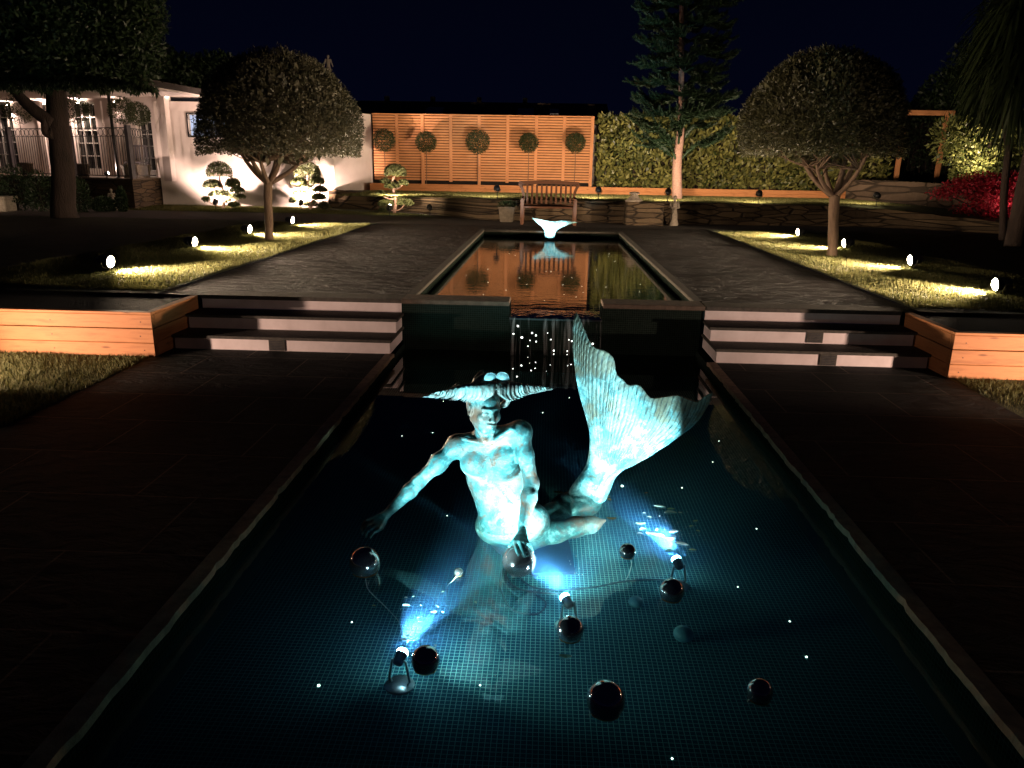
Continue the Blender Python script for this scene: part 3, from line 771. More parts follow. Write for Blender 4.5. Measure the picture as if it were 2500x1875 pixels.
# cloud-pruned bushes
def cloud_bush(base, pads, label, seed, trunk_top, lean=0):
    random.seed(seed); b_ = Vector(base)
    t = thing('cloud_pruned_bush', label, 'bush', base)
    tr = MB(); L = spline([b_+Vector((0, 0, -.04)), b_+Vector((.05, .02, trunk_top*.4)), b_+Vector((-.03, 0, trunk_top*.75)), b_+Vector((lean, 0, trunk_top))], 12)
    tr.tube(L, [.05-.028*i/12 for i in range(13)], 8)
    for (x, y, z, r, h) in pads:
        i = max(0, min(11, int((z/trunk_top)*12)-2)); s_ = Vector(L[i]); e = b_+Vector((x, y, z-h*.2))
        tr.tube(spline([s_, s_.lerp(e, .5)+Vector((0, 0, -.05)), e], 6), [.022, .02, .018, .016, .014, .012, .01], 6)
    tr.build('trunk', M['bark_pale'], t, True)
    for (x, y, z, r, h) in pads:
        c = b_+Vector((x, y, z)); n = int(900*r*r/.03)+500
        V1, F1 = cat([leaf_blob(tuple(c), (r, r, h), n, .038, .02, shell=.3, out=.6, zmin=c.z-h*.35), leaf_blob((c.x, c.y, c.z+h*.1), (r*.75, r*.75, h*.6), 260, .09, .05, shell=.9, out=.2, zmin=c.z-h*.2)])
        # solid dark core so the pad reads dense
        mesh_obj('leaf_pad', V1, F1, M['leaf_cloud'], t)
    return t
b1 = atz(545, 511, UH); s_ = 1/pxm(b1)
def padlist(pxs, base, ref):   # pads measured as (px, py, halfwidth px, halfheight px)
    out = []; 
    for i, (px, py, hw, hh) in enumerate(pxs):
        P = aty(px, py, base.y+[0, .12, -.12, .05, -.15, .15, -.05][i % 7]); out.append((P.x-base.x, P.y-base.y, P.z-base.z, hw/pxm(P), hh/pxm(P)))
    return out
# crop pixel -> photo: x=460+u/5.03, y=380+v/5.03
q = lambda u, v, a, b_: (460+u/5.03, 380+v/5.03, a/5.03, b_/5.03)
cloud_bush(b1, padlist([q(380, 215, 150, 135), q(300, 370, 112, 75), q(545, 360, 90, 85), q(600, 435, 85, 50), q(385, 480, 125, 52), q(600, 510, 95, 45), q(215, 540, 42, 26), q(560, 610, 70, 34), q(450, 545, 60, 30)], b1, 0),
    'cloud-pruned bush with a domed top against the white wall, left of the clipped tree trunk', 11, 1.05)
b2 = atz(757, 513, UH)
cloud_bush(b2, padlist([q(1460, 215, 155, 130), q(1360, 335, 95, 60), q(1580, 325, 85, 60), q(1455, 410, 75, 45), q(1625, 430, 80, 50), q(1375, 480, 95, 48), q(1600, 520, 85, 52), q(1300, 555, 58, 38), q(1500, 600, 80, 50), q(1665, 625, 68, 48)], b2, 0),
    'cloud-pruned bush with a domed top against the white wall, right of the clipped tree trunk', 12, 1.1)
b3 = atz(962, 521, UH); g2 = lambda u, v, a, b_: (800+u/2.458, v/2.458, a/2.458, b_/2.458)
cloud_bush(b3, padlist([g2(405, 1040, 66, 52), g2(345, 1092, 30, 18), g2(455, 1100, 26, 20), g2(385, 1120, 44, 22), g2(320, 1165, 34, 14), g2(420, 1180, 36, 22), g2(350, 1225, 46, 22), g2(465, 1220, 48, 26), g2(330, 1265, 22, 12)], b3, 0),
    'small cloud-pruned bush lit from below in front of the low stone wall', 13, 1.0)

# ball topiaries in front of the fence
tp = ['first ball-headed standard tree from the left along the slatted fence', 'second ball-headed standard tree from the left along the fence', 'middle ball-headed standard tree along the slatted fence',
      'fourth ball-headed standard tree from the left along the fence', 'ball-headed standard tree nearest the right end of the slatted fence']
def ball_tree(x, y, z0, zc, r, label, group, mat, n=2600, stem=.011):
    t = thing('ball_tree', label, 'topiary', (x, y, z0), group)
    MB().tube(spline([(x, y, z0), (x+.012, y, (z0+zc)/2), (x, y, zc-.5*r)], 8), stem, 7).build('stem', M['bark'], t, True)
    V1, F1 = leaf_blob((x, y, zc), (r, r, r*.97), n, .05, .02, shell=.35, out=.5, lump=.03)
    mesh_obj('crown', V1, F1, mat, t); return t
for i, px in enumerate((932, 1036, 1164, 1290, 1406)):
    P = aty(px, (342, 346, 346, 348, 348)[i], 24.95+.0)
    ball_tree(P.x, 25.28, LH+.17, P.z, (.36, .33, .38, .30, .31)[i]*.98, tp[i], 'ball-headed trees along the fence', M['leaf_box'])

# laurel hedge
def hedge(name, x0, x1, y0, y1, z0, z1, n, mat, label, L=.19, W=.08, cat_='hedge', up=.5, core=True):
    t = thing(name, label, cat_, ((x0+x1)/2, y0, z0))
    # front face
    C = np.stack([x0+(x1-x0)*RNG.random(n), y0+(RNG.random(n)**1.2)*.40, z0+(z1-z0)*RNG.random(n)], 1)
    C[:, 1] += .10*np.sin(C[:, 0]*3.1)*np.cos(C[:, 2]*4)
    k = RNG.random(n) < .22; C[k, 2] = z1+RNG.normal(size=k.sum())*.05; C[k, 1] = y0+(y1-y0)*RNG.random(k.sum())
    C[:, 2] = np.minimum(C[:, 2], z1+.06*np.sin(C[:, 0]*5)+.10*RNG.random(n))
    D = np.stack([RNG.normal(size=n)*.6, -.45+RNG.normal(size=n)*.35, up+RNG.normal(size=n)*.45], 1)
    Nn = np.stack([RNG.normal(size=n)*.5, -1+RNG.normal(size=n)*.4, .5+RNG.normal(size=n)*.4], 1)
    V, F = leaf_quads(C, D, Nn, L*(.6+.7*RNG.random(n)), W*(.7+.6*RNG.random(n)), .12)
    mesh_obj('leaves', V, F, mat, t)
    if core:
        st = MB()
        for k in range(int((x1-x0)*7)):
            x = random.uniform(x0, x1); st.tube([(x, y0+.25, z0-.05), (x+random.uniform(-.1, .1), y0+.3, (z0+z1)/2), (x+random.uniform(-.2, .2), y0+.25, z1-.1)], [.02, .014, .006], 5)
        st.build('stems', M['bark_dark'], t)
        MB().box(x0+.03, x1-.03, y0+.5, y1, z0, z1-.08).build('shade_core', M['soil'], t)  # near-black box standing in for the shade deep between the leaves
    return t
hedge('laurel_hedge', 1.56, 10.9, 25.75, 26.9, LH+.18, 3.30, 9800, M['leaf_laurel'], 'tall laurel hedge with large glossy leaves right of the slatted fence')
# ================================================================ HOUSE WITH RAISED TERRACE (left)
def vplane(px, py, P, n):      # intersection of a photo ray with the vertical plane through P, horizontal normal n
    d = ray(px, py); n = Vector((n[0], n[1], 0)); return CAM + d*((Vector(P)-CAM).dot(n)/d.dot(n))
C0 = Vector((-11.65, 21.5, UH)); U = Vector((-.915, .403, 0)); NB = Vector((.403, .915, 0))
TZ = vplane(317, 436, C0, NB).z     # terrace floor
house = thing('house', 'white rendered house with raised terrace, porch roof and a long low garden wall', 'house', (-11.9, 24.0, UH))
B0 = C0 + NB*2.35; B0 = Vector((-11.75, B0.y+.1, UH))
def slab(mb, P, u, n, s0, s1, d0, d1, z0, z1):
    """box along direction u from s0..s1, depth n d0..d1"""
    c = [P+u*s+n*d for s, d in ((s0, d0), (s1, d0), (s1, d1), (s0, d1))]
    V = [(q.x, q.y, z0) for q in c]+[(q.x, q.y, z1) for q in c]
    return mb.add(V, [(0, 3, 2, 1), (4, 5, 6, 7), (0, 1, 5, 4), (1, 2, 6, 5), (2, 3, 7, 6), (3, 0, 4, 7)])
# white garden-facing wall
W0 = Vector((-11.98, 23.8, 0)); W1 = Vector((-6.62, 24.05, 0)); W2 = Vector((-5.80, 25.75, 0))
mb = MB(); zt0, zt1, zt2 = 3.47, 3.42, 3.30
win = [vplane(x, y, W0, (W1-W0).cross(Vector((0, 0, 1)))) for x, y in ((457, 276), (457, 334), (562, 276), (562, 336))]
wu = (W1-W0).normalized(); wn = Vector((-wu.y, wu.x, 0))
s0 = (win[0]-W0).dot(wu); s1 = (win[2]-W0).dot(wu); z0w = win[1].z; z1w = win[0].z; LW = (W1-W0).length
slab(mb, W0, wu, wn, 0, s0, 0, .3, UH-.1, zt0); slab(mb, W0, wu, wn, s0, s1, 0, .3, UH-.1, z0w)
slab(mb, W0, wu, wn, s0, s1, 0, .3, z1w, zt0); slab(mb, W0, wu, wn, s1, LW, 0, .3, UH-.1, zt1)
w2 = (W2-W1).normalized(); n2 = Vector((-w2.y, w2.x, 0)); slab(mb, W1, w2, n2, 0, (W2-W1).length, 0, .3, UH-.1, zt2)
mb.build('garden_wall', M['plaster'], house)
M['win_glow'] = emit('lit_room_blue', (.66, .74, 1.0), .85)
mb = MB(); slab(mb, W0, wu, wn, s0+.01, s1-.01, .06, .08, z0w+.01, z1w-.01)
wo_ = mb.build('window', M['win_glow'], house)
mb = MB()
for (a, b_, c, d) in ((s0, s0+.05, z0w, z1w), (s1-.05, s1, z0w, z1w), (s0+.05, s1-.05, z0w, z0w+.05), (s0+.05, s1-.05, z1w-.05, z1w)): slab(mb, W0, wu, wn, a, b_, .02, .055, c, d)
mb.build('window_frame', M['white_paint'], wo_)
mb = MB()   # wrought grille with rings
slab(mb, W0, wu, wn, s0-.03, s1+.03, -.03, -.01, z1w-.02, z1w+.01); slab(mb, W0, wu, wn, s0-.03, s1+.03, -.03, -.01, z0w-.01, z0w+.02)
slab(mb, W0, wu, wn, s0-.03, s0, -.03, -.01, z0w, z1w)
for k in range(6):
    s_ = s0+.17*k+.09
    for zc in (z1w-.11, z0w+.11):
        cpt = W0+wu*s_-wn*.02; pts = [Vector((cpt.x, cpt.y, zc))+wu*(.085*math.cos(a))+Vector((0, 0, .085*math.sin(a))) for a in np.linspace(0, 2*math.pi, 17)]
        mb.tube(pts, .007, 5)
    slab(mb, W0, wu, wn, s_+.078, s_+.092, -.025, -.012, z0w, z1w)
mb.build('window_grille', M['dark_metal'], wo_)
# back wall of the terrace with french doors
back = (B0, NB)
def bpos(px, py): return vplane(px, py, B0, NB)
def bs(px, py=330): return (bpos(px, py)-B0).dot(U)
HT = 3.62
doors = [(-22, 36, 250, 432), (178, 238, 248, 436), (333, 372, 262, 440)]
iv = sorted([(bs(b_), bs(a), bpos(a, c).z) for a, b_, c, d in doors]); mb = MB(); cur = -.2
for (a, b_, zt_) in iv:
    slab(mb, B0, U, NB, cur, a, 0, .25, TZ-.1, HT); slab(mb, B0, U, NB, a, b_, 0, .25, zt_, HT); cur = b_
slab(mb, B0, U, NB, cur, 12, 0, .25, TZ-.1, HT)
for (a, b_) in ((bs(258), bs(246)), (bs(292), bs(284)), (bs(112), bs(100))):   # pilasters and door casings
    slab(mb, B0, U, NB, a, b_, -.06, -.001, TZ, HT-.1)
mb.build('terrace_wall', M['plaster'], house)
for i, (a, b_, zt_) in enumerate(iv):
    mb = MB(); slab(mb, B0, U, NB, a, b_, .16, .18, TZ, zt_); dpt = mb.build('french_door', M['glass_dark'], house)
    mb = MB(); cols = 3 if b_-a > .9 else 2; rows = 5
    slab(mb, B0, U, NB, a, a+.07, .08, .15, TZ, zt_); slab(mb, B0, U, NB, b_-.07, b_, .08, .15, TZ, zt_)
    slab(mb, B0, U, NB, a+.07, b_-.07, .08, .15, zt_-.08, zt_); slab(mb, B0, U, NB, a+.07, b_-.07, .08, .15, TZ, TZ+.22)
    for k in range(1, cols): s_ = a+(b_-a)*k/cols; slab(mb, B0, U, NB, s_-.018, s_+.018, .10, .15, TZ+.22, zt_-.08)
    for k in range(1, rows):
        z_ = TZ+.22+(zt_-.3-TZ)*k/rows; slab(mb, B0, U, NB, a+.07, b_-.07, .102, .148, z_-.015, z_+.015)
    mb.build('glazing_bars', M['white_paint'], dpt)
# stone terrace base
mb = MB(); E1 = (-12.02, 23.78); far = C0+U*12; mb.prism([(C0.x, C0.y), E1, (-12.02, 25), (far.x+1, far.y+2.6), (far.x, far.y)], UH-.1, TZ-.04); mb.build('terrace_base', M['drystone'], house)
mb = MB(); mb.prism([(C0.x+.04, C0.y-.04), (E1[0]+.02, E1[1]), (-12.0, 25), (far.x+1, far.y+2.5), (far.x, far.y-.04)], TZ-.04, TZ); mb.build('terrace_floor', M['coping'], house)
# porch roof with pale soffit
RA = aty(297, 209, 19.9); RZ = 3.60
P0 = Vector((RA.x, RA.y, 0)); RB = aty(482, 247, 23.75)
mb = MB(); pts = [(RA.x, RA.y), (RB.x+.2, 23.75), (-11.0, 28), (-24, 31), (-24, RA.y+3.6), (-16.5, RA.y+.9)]
mb.prism(pts[::1], RZ, RZ+.04); mb.build('soffit', M['plaster'], house)
mb = MB(); pts2 = [(x+(.08 if i < 2 else 0), y-.08 if i in (0, 4, 5) else y) for i, (x, y) in enumerate(pts)]
mb.prism(pts2, RZ+.042, RZ+.20); mb.build('roof', M['roof_tile'], house)
for (px, py) in ((406, 236), (356, 251)):
    p = atz(px, py, RZ-.005); d_ = MB().lathe([(.001, -.02), (.05, -.02), (.055, 0.004), (.001, .004)], 16, p); o_ = d_.build('downlight', M['downlight'], house)
# wall lamps washing the terrace wall
for (px, py, pw) in ((112, 232, 120), (194, 222, 120), (286, 232, 9), (20, 225, 60)):
    P = bpos(px, py)-NB*.12; P.z = min(P.z, 3.38)
    mb = MB().lathe([(.035, -.09), (.04, -.085), (.04, .085), (.035, .09)], 14, P); o_ = mb.build('wall_lamp', M['dark_metal'], house, True)
    MB().lathe([(.001, .091), (.033, .092), (.033, .096), (.001, .097)], 14, P).build('lamp_lens', M['lens_warm'], o_)
    off = chain(o_)
    spot_light(o_, P+Vector((0, 0, .11))-off-NB*.04, (0, 0, 1), pw, 165, PINK, .3, .05)
    spot_light(o_, P+Vector((0, 0, -.11))-off-NB*.04, (0, 0, -1), pw*1.1, 150, PINK, .3, .05)

# railing with a row of rings
rl = thing('terrace_railing', 'dark metal railing with a row of rings along the raised terrace', 'railing', (C0.x, C0.y, TZ))
RT = vplane(300, 311, C0, NB).z; RH = RT-TZ
def rail_run(P, u, n, L_, name='railing_panel'):
    mb = MB(); slab(mb, P, u, n, 0, L_, 0, .02, RT-.012, RT+.008); slab(mb, P, u, n, 0, L_, 0, .02, RT-.235, RT-.22); slab(mb, P, u, n, 0, L_, 0, .03, TZ+.05, TZ+.075)
    s_ = .0
    while s_ < L_-.02:
        slab(mb, P, u, n, s_, s_+.012, .004, .016, TZ+.07, RT-.22); s_ += .108
    s_ = .1
    while s_ < L_-.1:
        c = P+u*s_+n*.01; mb.tube([Vector((c.x, c.y, RT-.117))+u*(.097*math.cos(a))+Vector((0, 0, .097*math.sin(a))) for a in np.linspace(0, 2*math.pi, 19)], .008, 5); s_ += .212
    return mb.build(name, M['dark_metal'], rl)
def cs(px): return (vplane(px, 400, C0, NB)-C0).dot(U)
posts = [0.0, cs(176), cs(29), cs(29)+2.2, cs(29)+4.4]
for a, b_ in zip(posts[:-1], posts[1:]): rail_run(C0+U*a+NB*.05, U, NB, b_-a)
sd_ = (Vector((-12.02, 23.72, UH))-C0); sd_.z = 0; rail_run(C0+U*.03+Vector((-.03, 0, 0)), sd_.normalized(), Vector((-1, 0, 0)), sd_.length)
for s_ in posts:
    mb = MB(); slab(mb, C0, U, NB, s_-.06, s_+.06, -.02, .10, TZ, RT+.06); mb.build('post', M['grey_paint'], rl)
pst = thing('porch_post', 'slim dark metal post holding up the porch roof', 'post', tuple(C0+U*cs(262)+NB*.3))
pp = C0+U*cs(262)+NB*.3; MB().tube([(pp.x, pp.y, TZ), (pp.x, pp.y, RZ-.01)], .042, 12).lathe([(.07, 0), (.07, .02), (.045, .03)], 12, (pp.x, pp.y, TZ)).build('pole', M['dark_metal'], pst, True)
# low lamp on the terrace that throws the railing's shadow on the white wall
P = C0+U*.9+NB*.55
make_floodlight((.80, .45, .40), 90, 140, PINK, 'low spotlight on the terrace behind the corner of the railing', loc=(P.x-.5, P.y-.2, TZ), height=.12, rad=.05, soft=.012)
# round-headed bushes in pots on the terrace
for i, (px, py, hw, hh) in enumerate(((43, 268, 34, 30), (183, 267, 33, 27), (298, 270, 32, 26), (336, 278, 28, 27))):
    dpth = (.55, .5, .45, 1.3)[i]
    P = vplane(px, py, C0+NB*dpth, NB); r = hw/pxm(P)
    t = ball_tree(P.x, P.y, TZ+.32, P.z, r, ('round-headed bush at the far left of the terrace', 'round-headed bush on the terrace behind the big trunk', 'round-headed bush beside the porch post', 'rightmost round-headed bush on the terrace, by its corner')[i], 'round-headed bushes on the terrace', M['leaf_box'], 2600)
    pot = thing('plant_pot', ('dark pot at the left end of the terrace', 'dark pot under the second bush of the terrace', 'dark pot under the bush by the porch post', 'dark pot at the terrace corner')[i], 'pot', (P.x, P.y, TZ), 'pots on the terrace')
    MB().lathe([(.001, 0), (.15, 0), (.20, .33), (.215, .34), (.215, .38), (.19, .38), (.18, .33), (.001, .33)], 20, (P.x, P.y, TZ+.001)).build('bowl', M['stone_pot'], pot, True)
# terrace chair (dark slatted chair seen through the railing)
P = vplane(335, 420, C0+NB*1.5, NB); t = thing('garden_chair', 'dark slatted chair on the terrace behind the railing', 'chair', (P.x, P.y, TZ))
x, y, z = P.x, P.y, TZ
MB().box(x-.25, x+.25, y-.24, y+.24, z+.42, z+.46, bev=.008).build('seat', M['grey_paint'], t)
for sx_ in (-1, 1):
    for sy_ in (-1, 1):
        top = .95 if sy_ > 0 else .46; MB().box(x+sx_*.23-.02, x+sx_*.23+.02, y+sy_*.24-.02, y+sy_*.24+.02, z, z+top if top > .5 else z+.418, bev=.004).build('leg', M['grey_paint'], t)
mb = MB(); 
for k in range(6): mb.box(x-.18+k*.066, x-.15+k*.066, y+.215, y+.235, z+.5, z+.9)
mb.box(x-.21, x+.21, y+.21, y+.24, z+.9, z+.95); mb.build('backrest', M['grey_paint'], t)

# neighbouring building behind the fence with skylights
nb = thing('neighbour_building', 'long low dark-roofed building behind the fence with three skylights', 'building', (-4, 31, LH))
mb = MB(); mb.box(-9.9, 2.0, 30.6, 36, LH, 3.45); mb.build('wall', M['plaster'], nb)
zr = aty(1100, 252, 33.0).z
mb = MB(); mb.add([(-10.2, 30.3, 3.42), (2.3, 30.3, 3.42), (2.3, 33, zr), (-10.2, 33, zr), (2.3, 36.2, 3.42), (-10.2, 36.2, 3.42), (-10.2, 30.3, 3.32), (2.3, 30.3, 3.32)],
    [(0, 1, 2, 3), (3, 2, 4, 5), (6, 7, 1, 0), (6, 0, 3, 5), (7, 4, 2, 1), (5, 4, 7, 6)]); roof = mb.build('roof', M['roof_tile'], nb)
MB().box(-10.2, 2.3, 32.93, 33.07, zr-.02, zr+.05).build('ridge', M['coping'], roof)
sl = (zr-3.42)/2.7
for (pa, pb, py) in ((1041, 1082, 273), (1264, 1303, 277), (1342, 1364, 272)):
    A = aty(pa, py, 31.6); Bq = aty(pb, py, 31.6); z_ = 3.42+sl*1.3
    m_ = MB(); m_.add([(A.x, 31.3, z_-.02), (Bq.x, 31.3, z_-.02), (Bq.x, 32.0, z_+.19), (A.x, 32.0, z_+.19), (A.x, 31.3, z_-.12), (Bq.x, 31.3, z_-.12), (Bq.x, 32.0, z_+.0), (A.x, 32.0, z_+.0)],
        [(0, 1, 2, 3), (4, 5, 1, 0), (5, 6, 2, 1), (7, 4, 0, 3)]); k_ = m_.build('skylight', M['steel_pole'], nb)
for px in (945, 1057, 1170, 1282):
    A = aty(px, 246, 33); MB().box(A.x-.09, A.x+.09, 32.9, 33.1, zr+.05, zr+.24, bev=.01).build('chimney_pot', M['stone_pot'], nb)

# ================================================================ SURFACE NETS: implicit figures
class SDF:
    def __init__(s, lo, hi, h):
        s.lo = np.array(lo, float); s.h = h; s.n = (np.ceil((np.array(hi)-s.lo)/h)).astype(int)+1
        s.g = np.full(s.n, .25, dtype=np.float32)
    def _box(s, lo, hi, pad):
        a = np.maximum(0, np.floor((np.array(lo)-pad-s.lo)/s.h).astype(int)); b_ = np.minimum(s.n, np.ceil((np.array(hi)+pad-s.lo)/s.h).astype(int)+1)
        if (b_ <= a).any(): return None
        ax = [s.lo[i]+s.h*np.arange(a[i], b_[i]) for i in range(3)]
        X = np.stack(np.meshgrid(*ax, indexing='ij'), -1)
        return tuple(slice(a[i], b_[i]) for i in range(3)), X
    def _put(s, sl, d, k, sub):
        g = s.g[sl]
        if sub:
            d = -d; h = np.clip(.5-.5*(g-d)/k, 0, 1) if k > 0 else None
            s.g[sl] = np.maximum(g, d) if k <= 0 else (g*(1-h)+d*h+k*h*(1-h))
        else:
            if k <= 0: s.g[sl] = np.minimum(g, d)
            else:
                h = np.clip(.5+.5*(g-d)/k, 0, 1); s.g[sl] = g*(1-h)+d*h-k*h*(1-h)
    def cone(s, a, b_, r1, r2, k=.02, sub=False, flat=None):
        a = np.array(a, float); b_ = np.array(b_, float); r = max(r1, r2)
        q = s._box(np.minimum(a, b_)-r, np.maximum(a, b_)+r, k+3*s.h)
        if q is None: return s
        sl, X = q; ab = b_-a; t = np.clip(((X-a)@ab)/max(ab@ab, 1e-12), 0, 1)
        d = np.linalg.norm(X-a-t[..., None]*ab, axis=-1)-(r1+(r2-r1)*t); s._put(sl, d, k, sub); return s
    def path(s, pts, rs, k=.015, sub=False):
        for i in range(len(pts)-1): s.cone(pts[i], pts[i+1], rs[i], rs[i+1], k, sub)
        return s
    def ell(s, c, r, R=None, k=.02, sub=False):
        c = np.array(c, float); r = np.array(r, float); rm = r.max()
        q = s._box(c-rm, c+rm, k+3*s.h)
        if q is None: return s
        sl, X = q; Y = X-c
        if R is not None: Y = Y@np.array(R)      # R columns = local axes
        k0 = np.linalg.norm(Y/r, axis=-1); k1 = np.linalg.norm(Y/(r*r), axis=-1)+1e-9
        s._put(sl, k0*(k0-1)/k1, k, sub); return s
    def mesh(s):
        g = s.g; ins = g < 0
        nx, ny, nz = g.shape
        acc = np.zeros((nx-1, ny-1, nz-1, 3), np.float32); cnt = np.zeros((nx-1, ny-1, nz-1), np.float32)
        for ax in range(3):
            sa = [slice(None)]*3; sb = [slice(None)]*3; sa[ax] = slice(0, -1); sb[ax] = slice(1, None)
            ga, gb = g[tuple(sa)], g[tuple(sb)]; cr = (ga < 0) != (gb < 0); t = np.where(cr, ga/(ga-gb+1e-12), 0)
            o1, o2 = [i for i in range(3) if i != ax]
            idx = np.stack(np.meshgrid(*[np.arange(q) for q in ga.shape], indexing='ij'), -1).astype(np.float32)
            idx[..., ax] += t
            for d1 in (0, 1):
                for d2 in (0, 1):
                    # cell index = edge index - (d1,d2)
                    se = [slice(None)]*3; sc_ = [slice(None)]*3
                    for oo, dd in ((o1, d1), (o2, d2)):
                        se[oo] = slice(dd, g.shape[oo]-1+dd); sc_[oo] = slice(0, g.shape[oo]-1)
                    c_ = cr[tuple(se)]; acc[tuple(sc_)] += idx[tuple(se)]*c_[..., None]; cnt[tuple(sc_)] += c_
        act = cnt > 0; vid = np.full(act.shape, -1, np.int64); vid[act] = np.arange(act.sum())
        V = s.lo+s.h*(acc[act]/cnt[act][:, None]); Fs = []
        for ax in range(3):
            sa = [slice(None)]*3; sb = [slice(None)]*3; sa[ax] = slice(0, -1); sb[ax] = slice(1, None)
            a, b_ = ins[tuple(sa)], ins[tuple(sb)]; cr = a != b_
            o1, o2 = [(1, 2), (2, 0), (0, 1)][ax]
            I = np.argwhere(cr); I = I[(I[:, o1] > 0) & (I[:, o2] > 0) & (I[:, o1] < g.shape[o1]-1) & (I[:, o2] < g.shape[o2]-1)]
            q = []
            for d1, d2 in ((1, 1), (0, 1), (0, 0), (1, 0)):
                J = I.copy(); J[:, o1] -= d1; J[:, o2] -= d2; q.append(vid[J[:, 0], J[:, 1], J[:, 2]])
            Q = np.stack(q, 1); fl = a[I[:, 0], I[:, 1], I[:, 2]]; Q[~fl] = Q[~fl][:, ::-1]; Fs.append(Q[(Q >= 0).all(1)])
        return V, np.concatenate(Fs)
    def build(s, name, mat, parent, relax=1):
        V, F = s.mesh()
        for _ in range(relax):
            acc = np.zeros_like(V); c = np.zeros(len(V))
            for i in range(4):
                j = F[:, (i+1) % 4]; np.add.at(acc, F[:, i], V[j]); np.add.at(c, F[:, i], 1)
                np.add.at(acc, j, V[F[:, i]]); np.add.at(c, j, 1)
            V = V*.5+.5*acc/np.maximum(c, 1)[:, None]
        return mesh_obj(name, V, F, mat, parent, smooth=True)

def robed_figure(name, base, hgt, label, cat_, facing=0.0, pose=0, mat=None):
    t = thing(name, label, cat_, base); b_ = np.array(base, float); s = hgt
    ca, sa = math.cos(facing), math.sin(facing)
    def L(x, y, z): return b_+s*np.array([x*ca-y*sa, x*sa+y*ca, z])
    f = SDF(b_-np.array([.3*s, .3*s, .03]), b_+np.array([.3*s, .3*s, 1.05*s]), max(.006, s/110))
    f.cone(L(0, 0, .02), L(0, 0, .03), .17*s, .17*s, .01); f.cone(L(0, 0, .05), L(.01, 0, .35), .13*s, .10*s, .03)
    f.cone(L(.01, 0, .35), L(0, 0, .55), .095*s, .075*s, .05); f.ell(L(0, 0, .68), (.105*s, .08*s, .14*s), None, .04)
    f.cone(L(0, 0, .76), L(0, 0, .84), .04*s, .035*s, .02); f.ell(L(0, -.01, .905), (.058*s, .065*s, .078*s), None, .015); f.ell(L(0, .025, .915), (.066*s, .06*s, .078*s), None, .01)
    for k in range(7):
        a = k*.9; f.cone(L(.12*math.cos(a), .12*math.sin(a), .06), L(.08*math.cos(a+.2), .08*math.sin(a+.2), .5), .02*s, .012*s, .012)
    if pose == 0:
        for sg in (-1, 1): f.path([L(sg*.12, 0, .76), L(sg*.15, -.03, .6), L(sg*.05, -.11, .56)], [.038*s, .032*s, .025*s], .015)
    elif pose == 1:
        f.path([L(-.12, 0, .77), L(-.17, .0, .6), L(-.20, -.02, .44)], [.036*s, .028*s, .022*s], .012); f.path([L(.12, 0, .77), L(.17, 0, .6), L(.22, .0, .47)], [.036*s, .028*s, .022*s], .012)
    else:
        f.path([L(-.12, 0, .76), L(-.16, -.02, .58), L(-.12, -.09, .45)], [.038*s, .032*s, .025*s], .015); f.path([L(.12, 0, .76), L(.15, -.05, .62), L(.03, -.12, .68)], [.038*s, .03*s, .025*s], .015)
    f.build('body', mat or M['statue_stone'], t); return t
P = aty(803, 188, 30.0)
robed_figure('roof_statue', (P.x, P.y, P.z), .78, 'small pale statue of a standing woman high above the roofs', 'statue', .2, 1)
pl = MB().lathe([(.16, 0), (.16, .05), (.10, .08), (.10, P.z-3.3-.1), (.14, P.z-3.3-.05), (.14, P.z-3.3-.003)], 16, (P.x, P.y, 3.3)).build('statue_column', M['stone_pot'], None, True)
tag(pl, 'dark column carrying the small roof statue', 'column')
P = atz(277, 513, UH); robed_figure('stone_figurine', (P.x, P.y, UH), .58, 'slender stone figurine on the path in front of the terrace wall', 'statue', .5, 2)
P = atz(1641, 549, UH); robed_figure('stone_figurine', (P.x, P.y-.15, UH), .72, 'stone figurine against the low stone wall right of the bench', 'statue', -.3, 0)
# ================================================================ PIER, POTS, BENCH
P = atz(1526, 549, UH); Q = atz(1618, 551, UH)
pr = thing('stone_pier', 'square rough stone pier in the low wall right of the bench', 'pier', ((P.x+Q.x)/2, P.y, UH))
MB().box(P.x, Q.x, P.y-.1, P.y+.5, UH-.02, LH+.02, bev=.02).build('pier_body', M['drystone'], pr)
fx = aty(1548, 490, P.y+.15)
fi = thing('stone_finial', 'squat stone finial standing on the low wall right of the bench', 'ornament', (fx.x, P.y+.15, LH+.021))
MB().lathe([(.001, 0), (.21, 0), (.22, .03), (.18, .05), (.12, .10), (.085, .15), (.09, .17), (.13, .185), (.135, .205), (.11, .22), (.05, .235), (.001, .24)], 24, (fx.x, P.y+.15, LH+.021)).build('finial_body', M['statue_stone'], fi, True)
for (px, lab) in ((1237, 'square stone pot at the left end of the bench'), (1445, 'square stone pot at the right end of the bench')):
    p = atz(px, 541, UH); t = thing('stone_pot', lab, 'pot', tuple(p), 'stone pots beside the bench')
    r = 19/pxm(p); h_ = 36/pxm(p)
    V = []; mb = MB()
    for (s_, z) in ((.78, 0), (.80, .02), (1.0, h_-.05), (1.06, h_-.045), (1.06, h_), (.86, h_), (.84, h_-.04)):
        V += [(p.x+a*r*s_, p.y+b_*r*s_, p.z+z) for a, b_ in ((-1, -1), (1, -1), (1, 1), (-1, 1))]
    F = [(3, 2, 1, 0), (24, 25, 26, 27)]
    for i in range(6):
        for k in range(4): F.append((i*4+k, i*4+(k+1) % 4, i*4+4+(k+1) % 4, i*4+4+k))
    mb.add(V, F); mb.build('pot_body', M['stone_pot'], t)
    V1, F1 = leaf_blob((p.x, p.y, p.z+h_+.02), (r*1.1, r*1.1, .10), 420, .07, .022, .7, .7, zmin=p.z+h_-.03); mesh_obj('plant', V1, F1, M['leaf_dark'], t)
